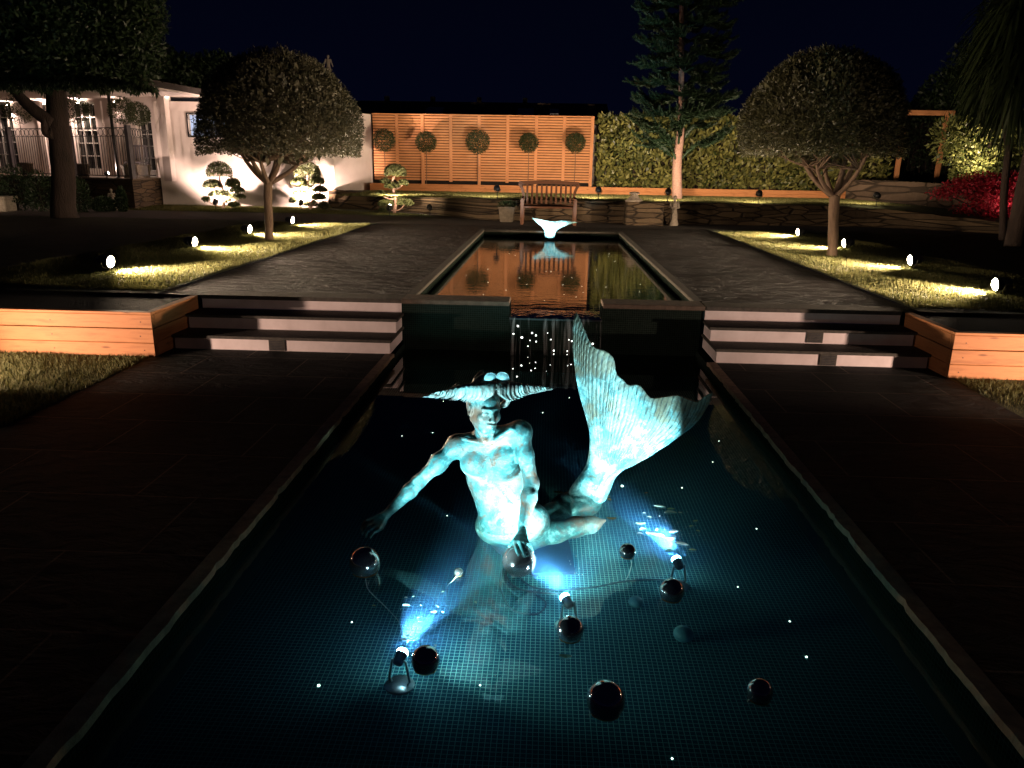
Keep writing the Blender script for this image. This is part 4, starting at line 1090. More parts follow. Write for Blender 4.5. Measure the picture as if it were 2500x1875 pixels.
# lit pots at far left
p = atz(8, 516, UH); t = thing('stone_pot', 'pale square stone pedestal at the left edge of the lawn path', 'pot', tuple(p))
MB().box(p.x-.28, p.x+.22, p.y-.2, p.y+.25, UH, UH+.32, bev=.02).box(p.x-.32, p.x+.26, p.y-.24, p.y+.29, UH+.325, UH+.39, bev=.015).build('pedestal_body', M['statue_stone'], t)
make_floodlight((.3, .9, .3), 20, 110, WARM, 'small spotlight lighting the pedestal at the left edge', loc=(p.x-.2, p.y-1.3, UH), height=.15, rad=.05)

bn = thing('garden_bench', 'wooden garden bench seen from behind, slatted back and curved ends', 'bench', (.05, 19.2, UH))
def bp(px, py): return aty(px, py, 19.0)
xl, xr = bp(1277, 480).x, bp(1403, 480).x; zt = bp(1340, 446).z; zs = bp(1340, 502).z; zbot = UH; ys = 19.0
# top rail with gentle curve
L = [Vector((xl-.10+(xr-xl+.2)*i/12, ys+.02, zt-.02+.03*math.sin(math.pi*i/12))) for i in range(13)]
mb = MB()
for a, b_ in zip(L[:-1], L[1:]): mb.beam(a, b_, .045, .085)
mb.build('top_rail', M['teak'], bn)
n = 10
for k in range(n):
    x = xl+.10+(xr-xl-.2)*k/(n-1); MB().beam((x, ys+.02, zs+.04), (x, ys+.02, zt-.05), .05, .02, (0, 1, 0)).build('back_slat', M['teak_v'], bn)
MB().box(xl, xr, ys-.02, ys+.03, zs-.07, zs+.03, bev=.005).build('lower_rail', M['teak'], bn)
for x, sg in ((xl, -1), (xr, 1)):
    MB().box(x-.04, x+.04, ys-.03, ys+.04, UH, zs+.02, bev=.006).build('leg', M['teak_v'], bn)
    MB().box(x-.04, x+.04, ys-.62, ys-.55, UH, zs+.16, bev=.006).build('leg', M['teak_v'], bn)
    Ls = spline([(x, ys+.005, zs+.02), (x-sg*.01, ys+.01, zs+.25), (x+sg*.03, ys+.01, zs+.40), (x+sg*.10, ys+.01, zt-.03)], 10); mb = MB()
    for a, b_ in zip(Ls[:-1], Ls[1:]): mb.beam(Vector(a), Vector(b_)+(Vector(b_)-Vector(a))*.05, .065, .05, (0, 1, 0))
    mb.build('end_post', M['teak_v'], bn)
    MB().beam((x, ys, zs+.20), (x, ys-.62, zs+.17), .055, .03).build('armrest', M['teak_v'], bn)
mb = MB()
for k in range(6): mb.box(xl+.02, xr-.02, ys-.56+k*.09, ys-.49+k*.09, zs-.02, zs+.0, bev=.003)
mb.build('seat', M['teak'], bn)

# ================================================================ BIG LEFT TREE
tb = atz(158, 532, UH); random.seed(21)
bt = thing('big_tree', 'huge dark tree at the left with a leaning trunk and dense hanging crown', 'tree', tuple(tb))
p1 = aty(155, 430, tb.y); p2 = aty(143, 310, tb.y+.1); p3 = aty(135, 200, tb.y+.2); p4 = aty(128, 90, tb.y+.2); p5 = aty(120, -160, tb.y+.2)
rr = lambda px: px/pxm(tb)
mb = MB(); L = spline([tb+Vector((.02, 0, -.1)), tb+Vector((0, 0, .25)), p1, p2, p3, p4, p5], 30)
rs = [rr(36), rr(34), rr(31), rr(30), rr(29)]+[rr(28-.45*i) for i in range(26)]
mb.tube(L, rs, 18)
s_ = aty(130, 300, tb.y); mb.tube(spline([s_, aty(95, 278, tb.y-.1), aty(55, 243, tb.y-.2), aty(25, 205, tb.y-.2), aty(-30, 120, tb.y-.3)], 14), [rr(17-.7*i) for i in range(15)], 12)
mb.tube(spline([p3, aty(240, 140, tb.y), aty(330, 60, tb.y)], 10), [rr(14-.8*i) for i in range(11)], 10)
mb.tube(spline([p3, aty(60, 110, tb.y), aty(-60, 20, tb.y)], 10), [rr(14-.8*i) for i in range(11)], 10)
mb.tube(spline([aty(128, 325, tb.y-.25), aty(112, 322, tb.y-.32), aty(105, 290, tb.y-.34)], 5), [rr(15), rr(13), rr(11), rr(9), rr(7), rr(4)], 10)
mb.build('trunk', M['bark_dark'], bt, True)
parts = []
for (px, py, rx, ry, n) in ((60, 60, 190, 130, 9000), (200, 40, 180, 150, 9000), (310, 110, 88, 95, 4500), (330, 20, 75, 90, 3500), (120, 150, 150, 65, 5000), (290, 168, 90, 45, 3000), (-60, 120, 130, 90, 3500), (130, -150, 280, 150, 6000), (40, 180, 100, 34, 2500), (215, 178, 110, 34, 2500)):
    P = aty(px, py, tb.y+random.uniform(-.3, .3)); k = 1/pxm(P)
    parts.append(leaf_blob(tuple(P), (rx*k, rx*k*.85, ry*k), n, .13, .045, shell=.8, out=.3, lump=.12))
# drooping fringe
m_ = 2600; px = RNG.uniform(-10, 385, m_); hang = 5+16*(np.sin(px/23)**2)*(RNG.random(m_)); C = []
for a, h_ in zip(px, hang):
    b0 = 205 if a < 300 else 205+(a-300)*.12
    C.append(aty(float(a), float(b0+RNG.uniform(-12, 1)+h_), tb.y+RNG.uniform(-1.3, .6)))
C = np.array([tuple(c) for c in C]); D = np.stack([RNG.normal(size=m_)*.5, RNG.normal(size=m_)*.5, -1+RNG.normal(size=m_)*.25], 1)
parts.append(leaf_quads(C, D, rnd_dirs(m_), .12*(.7+.5*RNG.random(m_)), np.full(m_, .032)))
V, F = cat(parts); mesh_obj('crown', V, F, M['leaf_dark'], bt)

# darker trees behind the white wall and at the right
def back_tree(blobs, y, label, seed, L_=.16, W_=.07, mat='leaf_dark', trunk=True):
    random.seed(seed); ps = []; c0 = aty(blobs[0][0], blobs[0][1], y)
    t = thing('background_tree', label, 'tree', (c0.x, c0.y, UH))
    for (px, py, rx, ry, n) in blobs:
        P = aty(px, py, y+random.uniform(-.3, .3)); k = 1/pxm(P); ps.append(leaf_blob(tuple(P), (rx*k, rx*k*.8, ry*k), n, L_, W_, shell=.7, out=.4, lump=.1))
    V, F = cat(ps); mesh_obj('crown', V, F, M[mat], t)
    MB().tube([(c0.x, c0.y, UH-.1), (c0.x+.1, c0.y, (UH+c0.z)/2), (c0.x, c0.y, c0.z)], [.2, .16, .10], 10).build('trunk', M['bark_dark'], t, True)
    return t
back_tree([(450, 190, 75, 55, 3500), (530, 180, 60, 50, 2500), (390, 170, 50, 60, 2000)], 27, 'dark tree mass behind the white wall, between the big tree and the clipped tree', 31)
back_tree([(2330, 250, 90, 80, 5000), (2420, 180, 110, 110, 6000), (2260, 290, 60, 50, 2500), (2480, 60, 90, 110, 5000)], 29, 'tall dark tree mass at the right behind the wooden arch', 32)

# ================================================================ MONKEY PUZZLE
def rope_leaves(L, rad, per_m, size, ps, tilt=.75):
    """stiff overlapping scale leaves round a branch"""
    L = np.array(L); seg = np.linalg.norm(np.diff(L, axis=0), axis=1); tot = seg.sum(); n = max(6, int(tot*per_m))
    u = np.sort(RNG.random(n))*tot; cs_ = np.concatenate([[0], np.cumsum(seg)]); i = np.clip(np.searchsorted(cs_, u)-1, 0, len(seg)-1)
    f = (u-cs_[i])/seg[i]; P = L[i]+(L[i+1]-L[i])*f[:, None]; T = (L[i+1]-L[i])/seg[i][:, None]
    r_ = rnd_dirs(n); r_ -= T*(r_*T).sum(1, keepdims=True); r_ /= np.linalg.norm(r_, axis=1, keepdims=True)
    D = T*tilt+r_*(1-tilt*.35); fr = (1-.45*u/tot)
    ps.append(leaf_quads(P+r_*rad*.6, D, r_, size*(.8+.4*RNG.random(n))*fr, size*.42*fr))
random.seed(5)
mp = atz(1653, 486, LH-.01); mt_ = thing('monkey_puzzle_tree', 'monkey puzzle tree with spiky dark branches and a pink-lit bare lower trunk', 'tree', tuple(mp))
tx = [aty(x, y, mp.y) for x, y in ((1653, 486), (1653, 400), (1661, 330), (1663, 270), (1664, 100), (1664, -160))]
mb = MB(); L = spline([mp+Vector((0, 0, -.06))]+tx[0:], 28); mb.tube(L, [.165-.0043*i for i in range(29)], 14)
br = []; ps = []
topz = tx[-1].z
def mbranch(o, az, length, rise, droop, rad=.022):
    d = Vector((math.cos(az), math.sin(az), 0)); e1 = o+d*length*.35+Vector((0, 0, rise*.6)); e2 = o+d*length*.72+Vector((0, 0, rise*.9-droop*.5)); e3 = o+d*length+Vector((0, 0, rise-droop+.22*length))
    L_ = spline([o, e1, e2, e3], 12); br.append((L_, rad)); rope_leaves(L_[2:], rad, 210, .10, ps)
    for k in (4, 5, 6, 7, 8, 9, 10):
        for sgn in (-1, 1):
            if random.random() < .2: continue
            b0 = Vector(L_[k]); sd = Vector((-math.sin(az)*sgn, math.cos(az)*sgn, 0)); l2 = length*(.42-.025*(k-4))*random.uniform(.7, 1.2)
            m1 = b0+sd*l2*.5+d*l2*.35+Vector((0, 0, -.05)); m2 = b0+sd*l2*.75+d*l2*.75+Vector((0, 0, .10*random.uniform(-.4, 1.6)))
            L2 = spline([b0, m1, m2], 6); br.append((L2, rad*.6)); rope_leaves(L2, rad*.8, 230, .085, ps)
z = aty(1655, 398, mp.y).z; k = 0
while z < topz+.3:
    frac = (z-1.9)/(topz-1.9); ln = 1.35 if z < 2.9 else (1.5 if z < 4 else 1.3); 
    o = Vector((aty(1660, 300, mp.y).x, mp.y, z)); m_ = 5 if z > 2.9 else 3
    for j in range(m_):
        az = 2*math.pi*j/m_+k*.55+random.uniform(-.2, .2)
        low = z < 2.8
        mbranch(o, az, ln*random.uniform(.85, 1.1), (.75 if low else .25)*random.uniform(.8, 1.2), 0.0 if low else .35*random.uniform(.6, 1.2), .034 if low else .024)
    z += .42 if z < 2.9 else .37; k += 1
mb.build('trunk', M['bark_pale'], mt_, True); mb = MB()
for L_, r_ in br: n = len(L_); mb.tube(L_, [r_*(1-.5*i/(n-1)) for i in range(n)], 5)
mb.build('branches', M['leaf_monkey'], mt_, True)
V, F = cat(ps); mesh_obj('crown', V, F, M['leaf_monkey'], mt_)

# ================================================================ RIGHT BACK CORNER
# wooden arch
ya = 25.6; A = [aty(*q, ya) for q in ((2190, 438), (2206, 275), (2316, 275), (2281, 432))]
t = thing('wooden_arch', 'square orange timber arch standing behind the right stone bed', 'arch', tuple(A[0]))
xa0, xa1 = aty(2200, 350, ya).x, aty(2300, 350, ya).x; zt = aty(2260, 276, ya).z
zb = 1.45
MB().box(xa0-.06, xa0+.06, ya-.06, ya+.06, zb, zt-.07, bev=.006).build('post', M['cedar_post'], t)
MB().box(xa1-.06, xa1+.06, ya-.06, ya+.06, zb, zt-.07, bev=.006).build('post', M['cedar_post'], t)
MB().box(xa0-.16, xa1+.22, ya-.065, ya+.065, zt-.068, zt+.08, bev=.006).build('lintel', M['cedar'], t)
# curved rubble bed wall
wl2 = [(9.35, 25.2), (9.9, 24.2), (10.6, 23.2), (11.2, 21.8), (12.2, 20.6), (13.4, 19.8), (15.5, 19.2)]
wallstrip('rubble_wall', wl2, [1.52, 1.52, 1.50, 1.46, 1.40, 1.34, 1.3], UH-.05, .35, M['rubble'], 'curved rubble stone wall of the raised bed at the right', 'wall')
sheet('flower_bed', [(9.4, 25.35), (10.1, 24.45), (10.85, 23.45), (11.5, 22.1), (12.4, 20.95), (13.5, 20.1), (16, 19.5), (30, 19.5), (30, 34), (9.4, 34)], 1.42, M['soil'])
hedge('dark_hedge', 10.9, 19, 27.2, 28.2, 1.4, 3.5, 5200, M['leaf_dark'], 'dark hedge behind the wooden arch at the right', .12, .05)
# bright-leaved bush
random.seed(8); c = aty(2405, 400, 23.2); k = 1/pxm(c)
t = thing('lit_bush', 'leafy bush lit bright yellow-green from below at the right', 'bush', (c.x, c.y, 1.42)); ps = []
for (px, py, rx, ry, n) in ((2400, 395, 62, 50, 800), (2430, 365, 50, 52, 500), (2360, 360, 55, 60, 450), (2380, 425, 60, 26, 900), (2320, 340, 50, 55, 700), (2480, 350, 45, 70, 1000)):
    P = aty(px, py, c.y+random.uniform(-.2, .3)); ps.append(leaf_blob(tuple(P), (rx*k, rx*k*.7, ry*k), n, .13, .055, shell=.8, out=.6, lump=.1))
V, F = cat(ps); mesh_obj('leaves', V, F, M['leaf_bush'], t)
st = MB()
for i in range(14): st.tube([(c.x+random.uniform(-.2, .2), c.y+random.uniform(-.2, .2), 1.4), (c.x+random.uniform(-.6, .6), c.y, 2.0), (c.x+random.uniform(-.9, .9), c.y, 2.7)], [.018, .012, .005], 5)
st.build('stems', M['bark_dark'], t)
P = aty(2410, 442, 22.2); make_floodlight((-.05, .75, .66), 330, 85, WARM, 'hidden uplight below the bright-leaved bush', loc=(P.x, 22.0, 1.42), height=.16, rad=.06)
# red japanese maple
t = thing('red_maple', 'low red Japanese maple at the right edge of the garden', 'tree', tuple(aty(2420, 545, 20.0))); ps = []
yy = 20.2
for (px, py, rx, ry, n) in ((2360, 458, 60, 22, 1100), (2420, 470, 60, 38, 2400), (2440, 500, 50, 42, 2200), (2400, 440, 60, 20, 900), (2310, 472, 45, 16, 450), (2470, 450, 50, 30, 1400), (2430, 535, 36, 22, 900), (2380, 510, 50, 30, 900)):
    P = aty(px, py, yy+random.uniform(-.35, .35)); k = 1/pxm(P); ps.append(leaf_blob(tuple(P), (rx*k, rx*k*.7, ry*k), n, .07, .035, shell=.9, out=.3, lump=.15))
V, F = cat(ps); mesh_obj('crown', V, F, M['leaf_red'], t)
b_ = aty(2425, 550, yy); mb = MB()
for (px, py) in ((2350, 465), (2300, 470), (2400, 450), (2440, 480), (2470, 455), (2380, 500)): e = aty(px, py, yy); mb.tube(spline([b_, b_.lerp(e, .5)+Vector((0, 0, .08)), e], 7), [.04-.004*i for i in range(8)], 6)
mb.build('trunk', M['bark_dark'], t, True)
P = aty(2455, 500, 19.2); make_floodlight((.05, .8, .6), 100, 55, (1, .72, .55), 'small uplight at the foot of the red maple', loc=(aty(2480, 560, 18.9).x, 18.9, UH+.05), height=.15, rad=.06)
# palms (spiky-headed) at the right edge
def palm(base, pts, rads, heads, label):
    t = thing('cabbage_palm', label, 'tree', tuple(base)); mb = MB(); L = spline(pts, 14); mb.tube(L, [rads[0]+(rads[1]-rads[0])*i/14 for i in range(15)], 12); mb.build('trunk', M['bark_dark'], t, True)
    V = []; F = []
    for (hp, n, ln) in heads:
        for i in range(n):
            d = rnd_dirs(1)[0]; d[2] = d[2]*.8+.15; d /= np.linalg.norm(d); l_ = ln*random.uniform(.7, 1.1); w_ = .03
            dr = random.uniform(.5, 1.3)*l_; q = []; sd = np.cross(d, [0, 0, 1]); sd /= np.linalg.norm(sd)+1e-6
            for s_ in (0, .3, .6, .85, 1):
                p_ = np.array(hp)+d*l_*s_+np.array([0, 0, -dr*s_**2.2]); w2_ = w_*(1-s_**3)*(.5+s_*.8)+.002
                q += [p_-sd*w2_, p_+sd*w2_]
            o_ = len(V); V += q; F += [(o_+2*a, o_+2*a+1, o_+2*a+3, o_+2*a+2) for a in range(4)]
    mesh_obj('crown', V, F, M['leaf_palm'], t); return t
b_ = aty(2448, 590, 16.5); b_.z = UH
palm(b_, [b_, aty(2452, 460, 16.5), aty(2460, 340, 16.5), aty(2425, 190, 16.5)], (.075, .06), [(aty(2430, 150, 16.5), 300, .85), (aty(2480, 210, 16.5), 260, .8)], 'slender dark cabbage palm at the right with a drooping spiky head')
b_ = aty(2478, 590, 15.0); b_.z = UH
palm(b_, [b_, aty(2500, 470, 15.0), aty(2530, 300, 15.2), aty(2540, 60, 15.2)], (.17, .11), [(aty(2515, 110, 15.0), 420, 1.1), (aty(2490, 10, 15.0), 300, 1.1)], 'thick leaning cabbage palm trunk cut by the right edge')
# low dark shrubs by the terrace foot
for i, (px, py, rx, ry, lab) in enumerate(((35, 445, 42, 22, 'low dark shrub under the terrace at the far left'), (95, 455, 36, 20, 'low dark shrub left of the big tree trunk'), (190, 465, 26, 30, 'low dark shrub just right of the big tree trunk'), (255, 500, 28, 18, 'low dark shrub beside the stone figurine'), (296, 485, 10, 32, 'narrow upright conifer right of the stone figurine'))):
    y_ = 19.9 if i < 3 else 20.4; P = aty(px, py, y_); k = 1/pxm(P); t = thing('dark_shrub', lab, 'shrub', (P.x, P.y, UH))
    hh = max(ry*k, (P.z-UH)*.9 if i != 3 else .2); V, F = leaf_blob((P.x, P.y, UH+hh*.8), (rx*k, rx*k*.8, hh), 1500, .07, .035, shell=.5, out=.6); mesh_obj('leaves', V, F, M['leaf_dark'], t)
    MB().tube([(P.x, P.y, UH), (P.x, P.y, UH+hh)], [.03, .01], 6).build('stem', M['bark_dark'], t)
for i, (px, py) in enumerate(((2390, 505), )): pass

# ================================================================ GRASS where the lamps reach it
def grass(name, regs, z, seed, hmin=.018, hmax=.04, wd=.004):
    rg = np.random.default_rng(seed); P = []
    for (x0, x1, y0, y1, n, f) in regs:
        x = x0+(x1-x0)*rg.random(n); y = y0+(y1-y0)*rg.random(n); k = f(x, y) if f else np.ones(n, bool); P.append(np.stack([x[k], y[k]], 1))
    P = np.concatenate(P); n = len(P); h_ = hmin+(hmax-hmin)*rg.random(n)**1.5; a = rg.random(n)*6.283; ln = rg.normal(size=(n, 2))*.35
    zz = z+(.012*(np.sin(P[:, 0]*2.1+1)*np.cos(P[:, 1]*1.7)+.6*np.sin(P[:, 0]*5.3+P[:, 1]*3.1)) if name != 'top' else 0)-.006+0*P[:, 0]
    b0 = np.stack([P[:, 0], P[:, 1], zz], 1); w_ = np.stack([np.cos(a), np.sin(a), 0*a], 1)*wd*(.6+.8*rg.random(n))[:, None]
    tip = b0+np.stack([ln[:, 0]*h_, ln[:, 1]*h_, h_], 1); V = np.stack([b0-w_, b0+w_, tip], 1).reshape(-1, 3)
    return V, np.arange(n*3).reshape(n, 3)
V1, F1 = grass('a', [(-6.6, -4.0, 7.7, 17.4, 85000, None)], UH+.008, 1, .02, .05, .006)
V2, F2 = grass('b', [(3.7, 6.2, 7.7, 17.2, 85000, None)], UH+.008, 2, .02, .05, .006)
V3, F3 = grass('c', [(-7.0, -3.55, 4.6, 6.5, 45000, None), (3.55, 6.5, 4.6, 6.5, 24000, None)], 0.0, 3, .02, .05, .005)
V4, F4 = grass('top', [(-5.5, 9.3, 20.3, 25.0, 80000, lambda x, y: y > 20.2+np.abs(x-1)*0.02)], LH-.01, 4, .02, .05, .009)
V5, F5 = grass('top', [(-12, -3.4, 20.95, 23.7, 40000, lambda x, y: (x > -11.9) & ((x < -6.6) | (y < 21.9-(x+5.2)*.45)))], UH+.012, 5, .02, .05, .008)
V, F = cat([(V1, F1), (V2, F2), (V3, F3), (V4, F4), (V5, F5)])
tag(mesh_obj('grass', V, F, M['grass']), 'short mown grass lit by the lawn spotlights', 'grass', kind='stuff')

ORD = ['first','second','third','fourth','fifth','sixth','seventh','eighth','ninth','tenth','eleventh','twelfth','thirteenth','fourteenth','fifteenth','sixteenth','seventeenth','eighteenth','nineteenth','twentieth','twenty-first','twenty-second','twenty-third','twenty-fourth','twenty-fifth','twenty-sixth','twenty-seventh','twenty-eighth','twenty-ninth','thirtieth']
def relabel(objs, text):
    """things alike in look: tell them apart by their order from left to right in the photo"""
    def sx_(o):
        v = Vector(o.bound_box[0])*.5+Vector(o.bound_box[6])*.5-CAM; return v.dot(_rt)/v.dot(_fwd)
    for k, o in enumerate(sorted(objs, key=sx_)): o['label'] = text % ORD[min(k, 29)]
# ================================================================ MERMAID STATUE
def A_(u, v, y): return np.array(tuple(aty(850+u/2.765, 850+v/2.765, y)))
def bronze(name, c_lo, c_mid, c_hi, scale=9, rough=.42, cover=.5, groove=False):
    mt, t, b, o = nodes(name); v = wpos(t)
    f = noise(t, v, scale, 8, .68, .6); f2 = noise(t, v, scale*6, 5, .7)
    ff = mth(t, 'ADD', mth(t, 'MULTIPLY', f, .75), mth(t, 'MULTIPLY', f2, .25))
    col = ramp(t, ff, [(cover-.14, c_lo), (cover-.03, c_mid), (cover+.10, c_hi)])
    big = noise(t, v, 3.1, 4, .6, .5); col = mixc(t, ramp(t, big, [(.51, (0,)*3), (.62, (.8,)*3)]), col, mixc(t, f2, c_lo, tuple(q*2.2 for q in c_lo)))
    if groove: at_ = N(t, 'ShaderNodeAttribute', attribute_name='groove'); a2_ = N(t, 'ShaderNodeAttribute', attribute_name='edge_shade'); col = mixc(t, mth(t, 'MULTIPLY', a2_.outputs['Fac'], ramp(t, f2, [(.3, (.45,)*3), (.6, (1,)*3)])), col, (.085, .055, .032)); col = mixc(t, at_.outputs['Fac'], col, (.003, .007, .009))  # trailing-edge brown stands in for the dim warm light beyond the spotlight
    t.links.new(col, b.inputs['Base Color'])
    b.inputs['Roughness'].default_value = rough; b.inputs['Metallic'].default_value = .15
    b.inputs['Specular IOR Level'].default_value = .3
    bump(t, b, mth(t, 'ADD', f2, noise(t, v, 120, 4)), .6, .004); return mt
M['patina'] = bronze('bronze_patina', (.13, .050, .030), (.040, .135, .135), (.32, .50, .46), 6.5, .42, .53)
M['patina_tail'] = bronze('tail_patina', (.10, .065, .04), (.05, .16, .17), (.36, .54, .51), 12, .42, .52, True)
M['hair_bronze'] = bronze('hair_bronze', (.10, .045, .035), (.16, .15, .13), (.40, .56, .52), 10, .4, .50)
M['shell'] = simple('shell_patina', (.50, .68, .68), (.36, .56, .56), 20, .5, .2, .002)
ms = thing('mermaid_statue', 'verdigris bronze mermaid with windswept hair rising from the lit pool', 'statue', (-.12, 3.55, FZ))
Y0 = 3.52
lo = (-.86, 3.02, FZ+.0); hi = (.62, 4.22, .98)
f = SDF(lo, hi, .0048)
# --- torso
SL = A_(738, 652, 3.56); SR = A_(1160, 565, 3.54); NKb = A_(935, 610, 3.55); NKt = A_(918, 480, 3.50)
CH = A_(945, 790, 3.56)
def mid(a, b_, t_): return a*(1-t_)+b_*t_
f.ell(A_(985, 840, 3.585), (.145, .087, .175), None, .03)                 # ribcage
f.ell(A_(960, 700, 3.575), (.145, .068, .085), None, .04)                # upper chest
f.cone(SL, SR, .044, .046, .04)                                          # shoulder girdle
f.cone(mid(NKb, SL, .05)+[0, .015, .0], mid(SL, NKb, .1), .044, .036, .03); f.cone(NKb+[0, .015, .0], mid(SR, NKb, .1), .044, .038, .03)
f.ell(A_(1030, 1030, 3.57), (.128, .084, .16), None, .05)                 # waist / belly
f.ell(A_(1050, 1200, 3.60), (.150, .118, .105), None, .05)                # hips
f.ell(A_(1215, 1170, 3.61), (.115, .11, .105), None, .05)                 # right hip bulge
f.ell(A_(1120, 1290, 3.68), (.13, .09, .10), None, .04)
f.ell((-.10, 3.40, -.225), (.27, .15, .115), None, .02, sub=True)
# chest forms
f.ell(A_(840, 785, 3.525), (.062, .038, .060), None, .045); f.ell(A_(1060, 755, 3.515), (.062, .038, .060), None, .045)
# clavicles and neck
f.cone(A_(905, 640, 3.485), A_(780, 612, 3.50), .010, .012, .012); f.cone(A_(960, 640, 3.485), A_(1100, 545, 3.49), .010, .013, .012)
f.cone(NKb, NKt, .054, .050, .03); f.cone(A_(925, 640, 3.475), A_(850, 480, 3.50), .012, .014, .012); f.cone(A_(945, 640, 3.475), A_(985, 520, 3.49), .010, .012, .012)
f.ell(A_(933, 655, 3.452), (.014, .014, .014), None, .018, sub=True)
# median line, ribs arch, navel
f.path([A_(950, 690, 3.478), A_(962, 850, 3.462), A_(985, 1000, 3.455), A_(1000, 1130, 3.45)], [.006, .008, .008, .006], .022, sub=True)
f.path([A_(960, 900, 3.475), A_(900, 960, 3.48), A_(850, 1040, 3.50)], [.006, .006, .005], .02, sub=True); f.path([A_(970, 900, 3.475), A_(1050, 960, 3.48), A_(1110, 1040, 3.50)], [.006, .006, .005], .02, sub=True)
f.ell(A_(1005, 1160, 3.482), (.005, .010, .008), None, .008, sub=True)
# --- left arm (reaching out)
EL = A_(478, 900, 3.47); WL = A_(262, 1118, 3.36); HL = A_(185, 1178, 3.31)
f.ell(SL+[-.002, 0, -.008], (.052, .050, .052), None, .03)
f.path([SL, mid(SL, EL, .45), EL], [.047, .039, .032], .025)
f.path([EL, mid(EL, WL, .3), WL], [.033, .036, .021], .02); f.ell(mid(SL, EL, .5)+[0, -.01, 0], (.036, .034, .05), None, .03)
# --- right arm (weight-bearing)
ER = A_(1238, 915, 3.45); WR = A_(1178, 1225, 3.28)
f.ell(SR+[.004, 0, .002], (.056, .053, .054), None, .03)
f.path([SR, mid(SR, ER, .45), ER], [.048, .041, .034], .022)
f.path([ER, mid(ER, WR, .3), WR], [.036, .039, .023], .02); f.ell(ER+[.006, .02, 0], (.022, .022, .03), None, .02)
# --- hands
def hand(f, W, knk, tips, palm_n, thumb, rr=.0085):
    """W wrist, knk list of 4 knuckles, tips list of 4 (mid joint, end joint, tip)"""
    for i, (kn, ch) in enumerate(zip(knk, tips)):
        f.cone(W, kn, .017 if i in (1, 2) else .015, .0105, .010)
    for i in range(3): f.cone(mid(W, knk[i], .6), mid(W, knk[i+1], .6), .013, .013, .008)
    for i, (kn, ch) in enumerate(zip(knk, tips)):
        r = rr*(1, 1.05, 1, .85)[i]; pts = [kn]+[np.array(c) for c in ch]; f.path(pts, [r*1.1, r*1.02, r*.92, r*.75][:len(pts)], .0025)
    f.path([mid(W, thumb[0], .3)]+[np.array(c) for c in thumb], [.013, .011, .0095, .008][:len(thumb)+1], .005)
# right hand on the ball: crop h8 coordinates  px=1180+u/13.83, py=1280+v/13.83
def H8(u, v, y): return np.array(tuple(aty(1180+u/13.83, 1280+v/13.83, y)))
BALLC = Vector(tuple(aty(1267, 1358, 3.17))); 
BR = .077; BALLC.z = WZ+.036; BALLC = Vector((BALLC.x, BALLC.y, BALLC.z))
def onball(u, v, lift=.009):
    d = ray(1180+u/13.83, 1280+v/13.83); oc = CAM-BALLC; b_ = d.dot(oc); c_ = oc.length_squared-(BR+lift)**2; disc = b_*b_-c_
    if disc < 0: P = CAM-d*b_; return np.array(tuple(BALLC+(P-BALLC).normalized()*(BR+lift)))
    return np.array(tuple(CAM+d*(-b_-math.sqrt(disc))))
K = [onball(1090, 600, .022), onball(1230, 590, .026), onball(1360, 610, .026), onball(1480, 640, .020)]
T = [(onball(1080, 740, .014), onball(1130, 900, .010), onball(1185, 1030, .008)), (onball(1290, 790, .016), onball(1350, 950, .011), onball(1410, 1090, .008)),
     (onball(1430, 780, .016), onball(1490, 920, .011), onball(1540, 1050, .008)), (onball(1570, 740, .014), onball(1640, 840, .010), onball(1680, 930, .008))]
hand(f, WR, K, T, None, [onball(1050, 560, .02), onball(960, 660, .012), onball(880, 740, .009)])
# left hand, palm down, fingers drooping toward the left ball
HD = HL
def A3(u, v, y): return A_(u, v, y)
K = [A3(168, 1150, 3.30), A3(172, 1178, 3.285), A3(186, 1203, 3.27), A3(206, 1222, 3.26)]
T = [(A3(120, 1165, 3.28), A3(98, 1195, 3.27), A3(88, 1222, 3.265)), (A3(125, 1196, 3.26), A3(104, 1226, 3.25), A3(96, 1252, 3.245)),
     (A3(143, 1226, 3.245), A3(125, 1248, 3.235), A3(120, 1272, 3.23)), (A3(172, 1246, 3.235), A3(158, 1262, 3.23), A3(150, 1280, 3.225))]
hand(f, WL, K, T, None, [A3(242, 1180, 3.31), A3(225, 1216, 3.29), A3(190, 1240, 3.28)])
# --- head in its own frame
hc = A_(925, 408, 3.46); hy = math.radians(30); hp = math.radians(4); hr = math.radians(4)
RH_ = (Matrix.Rotation(hy, 3, 'Z') @ Matrix.Rotation(hp, 3, 'X') @ Matrix.Rotation(hr, 3, 'Y'))
RHn = np.array(RH_)
def H(x, y, z): return hc + RHn @ (np.array([x, y, z])*1.0)
f.ell(H(0, .018, .030), (.072, .088, .082), RHn, .01)
f.ell(H(0, -.012, -.030), (.058, .066, .078), RHn, .02)
f.ell(H(0, -.045, -.088), (.026, .024, .020), RHn, .022)
f.cone(H(-.048, .01, -.05), H(-.018, -.045, -.092), .022, .016, .02); f.cone(H(.048, .01, -.05), H(.018, -.045, -.092), .022, .016, .02)
f.ell(H(-.038, -.052, -.026), (.022, .016, .020), RHn, .02); f.ell(H(.038, -.052, -.026), (.022, .016, .020), RHn, .02)
f.cone(H(-.042, -.062, .020), H(-.012, -.072, .018), .009, .010, .012); f.cone(H(.042, -.062, .020), H(.012, -.072, .018), .009, .010, .012)
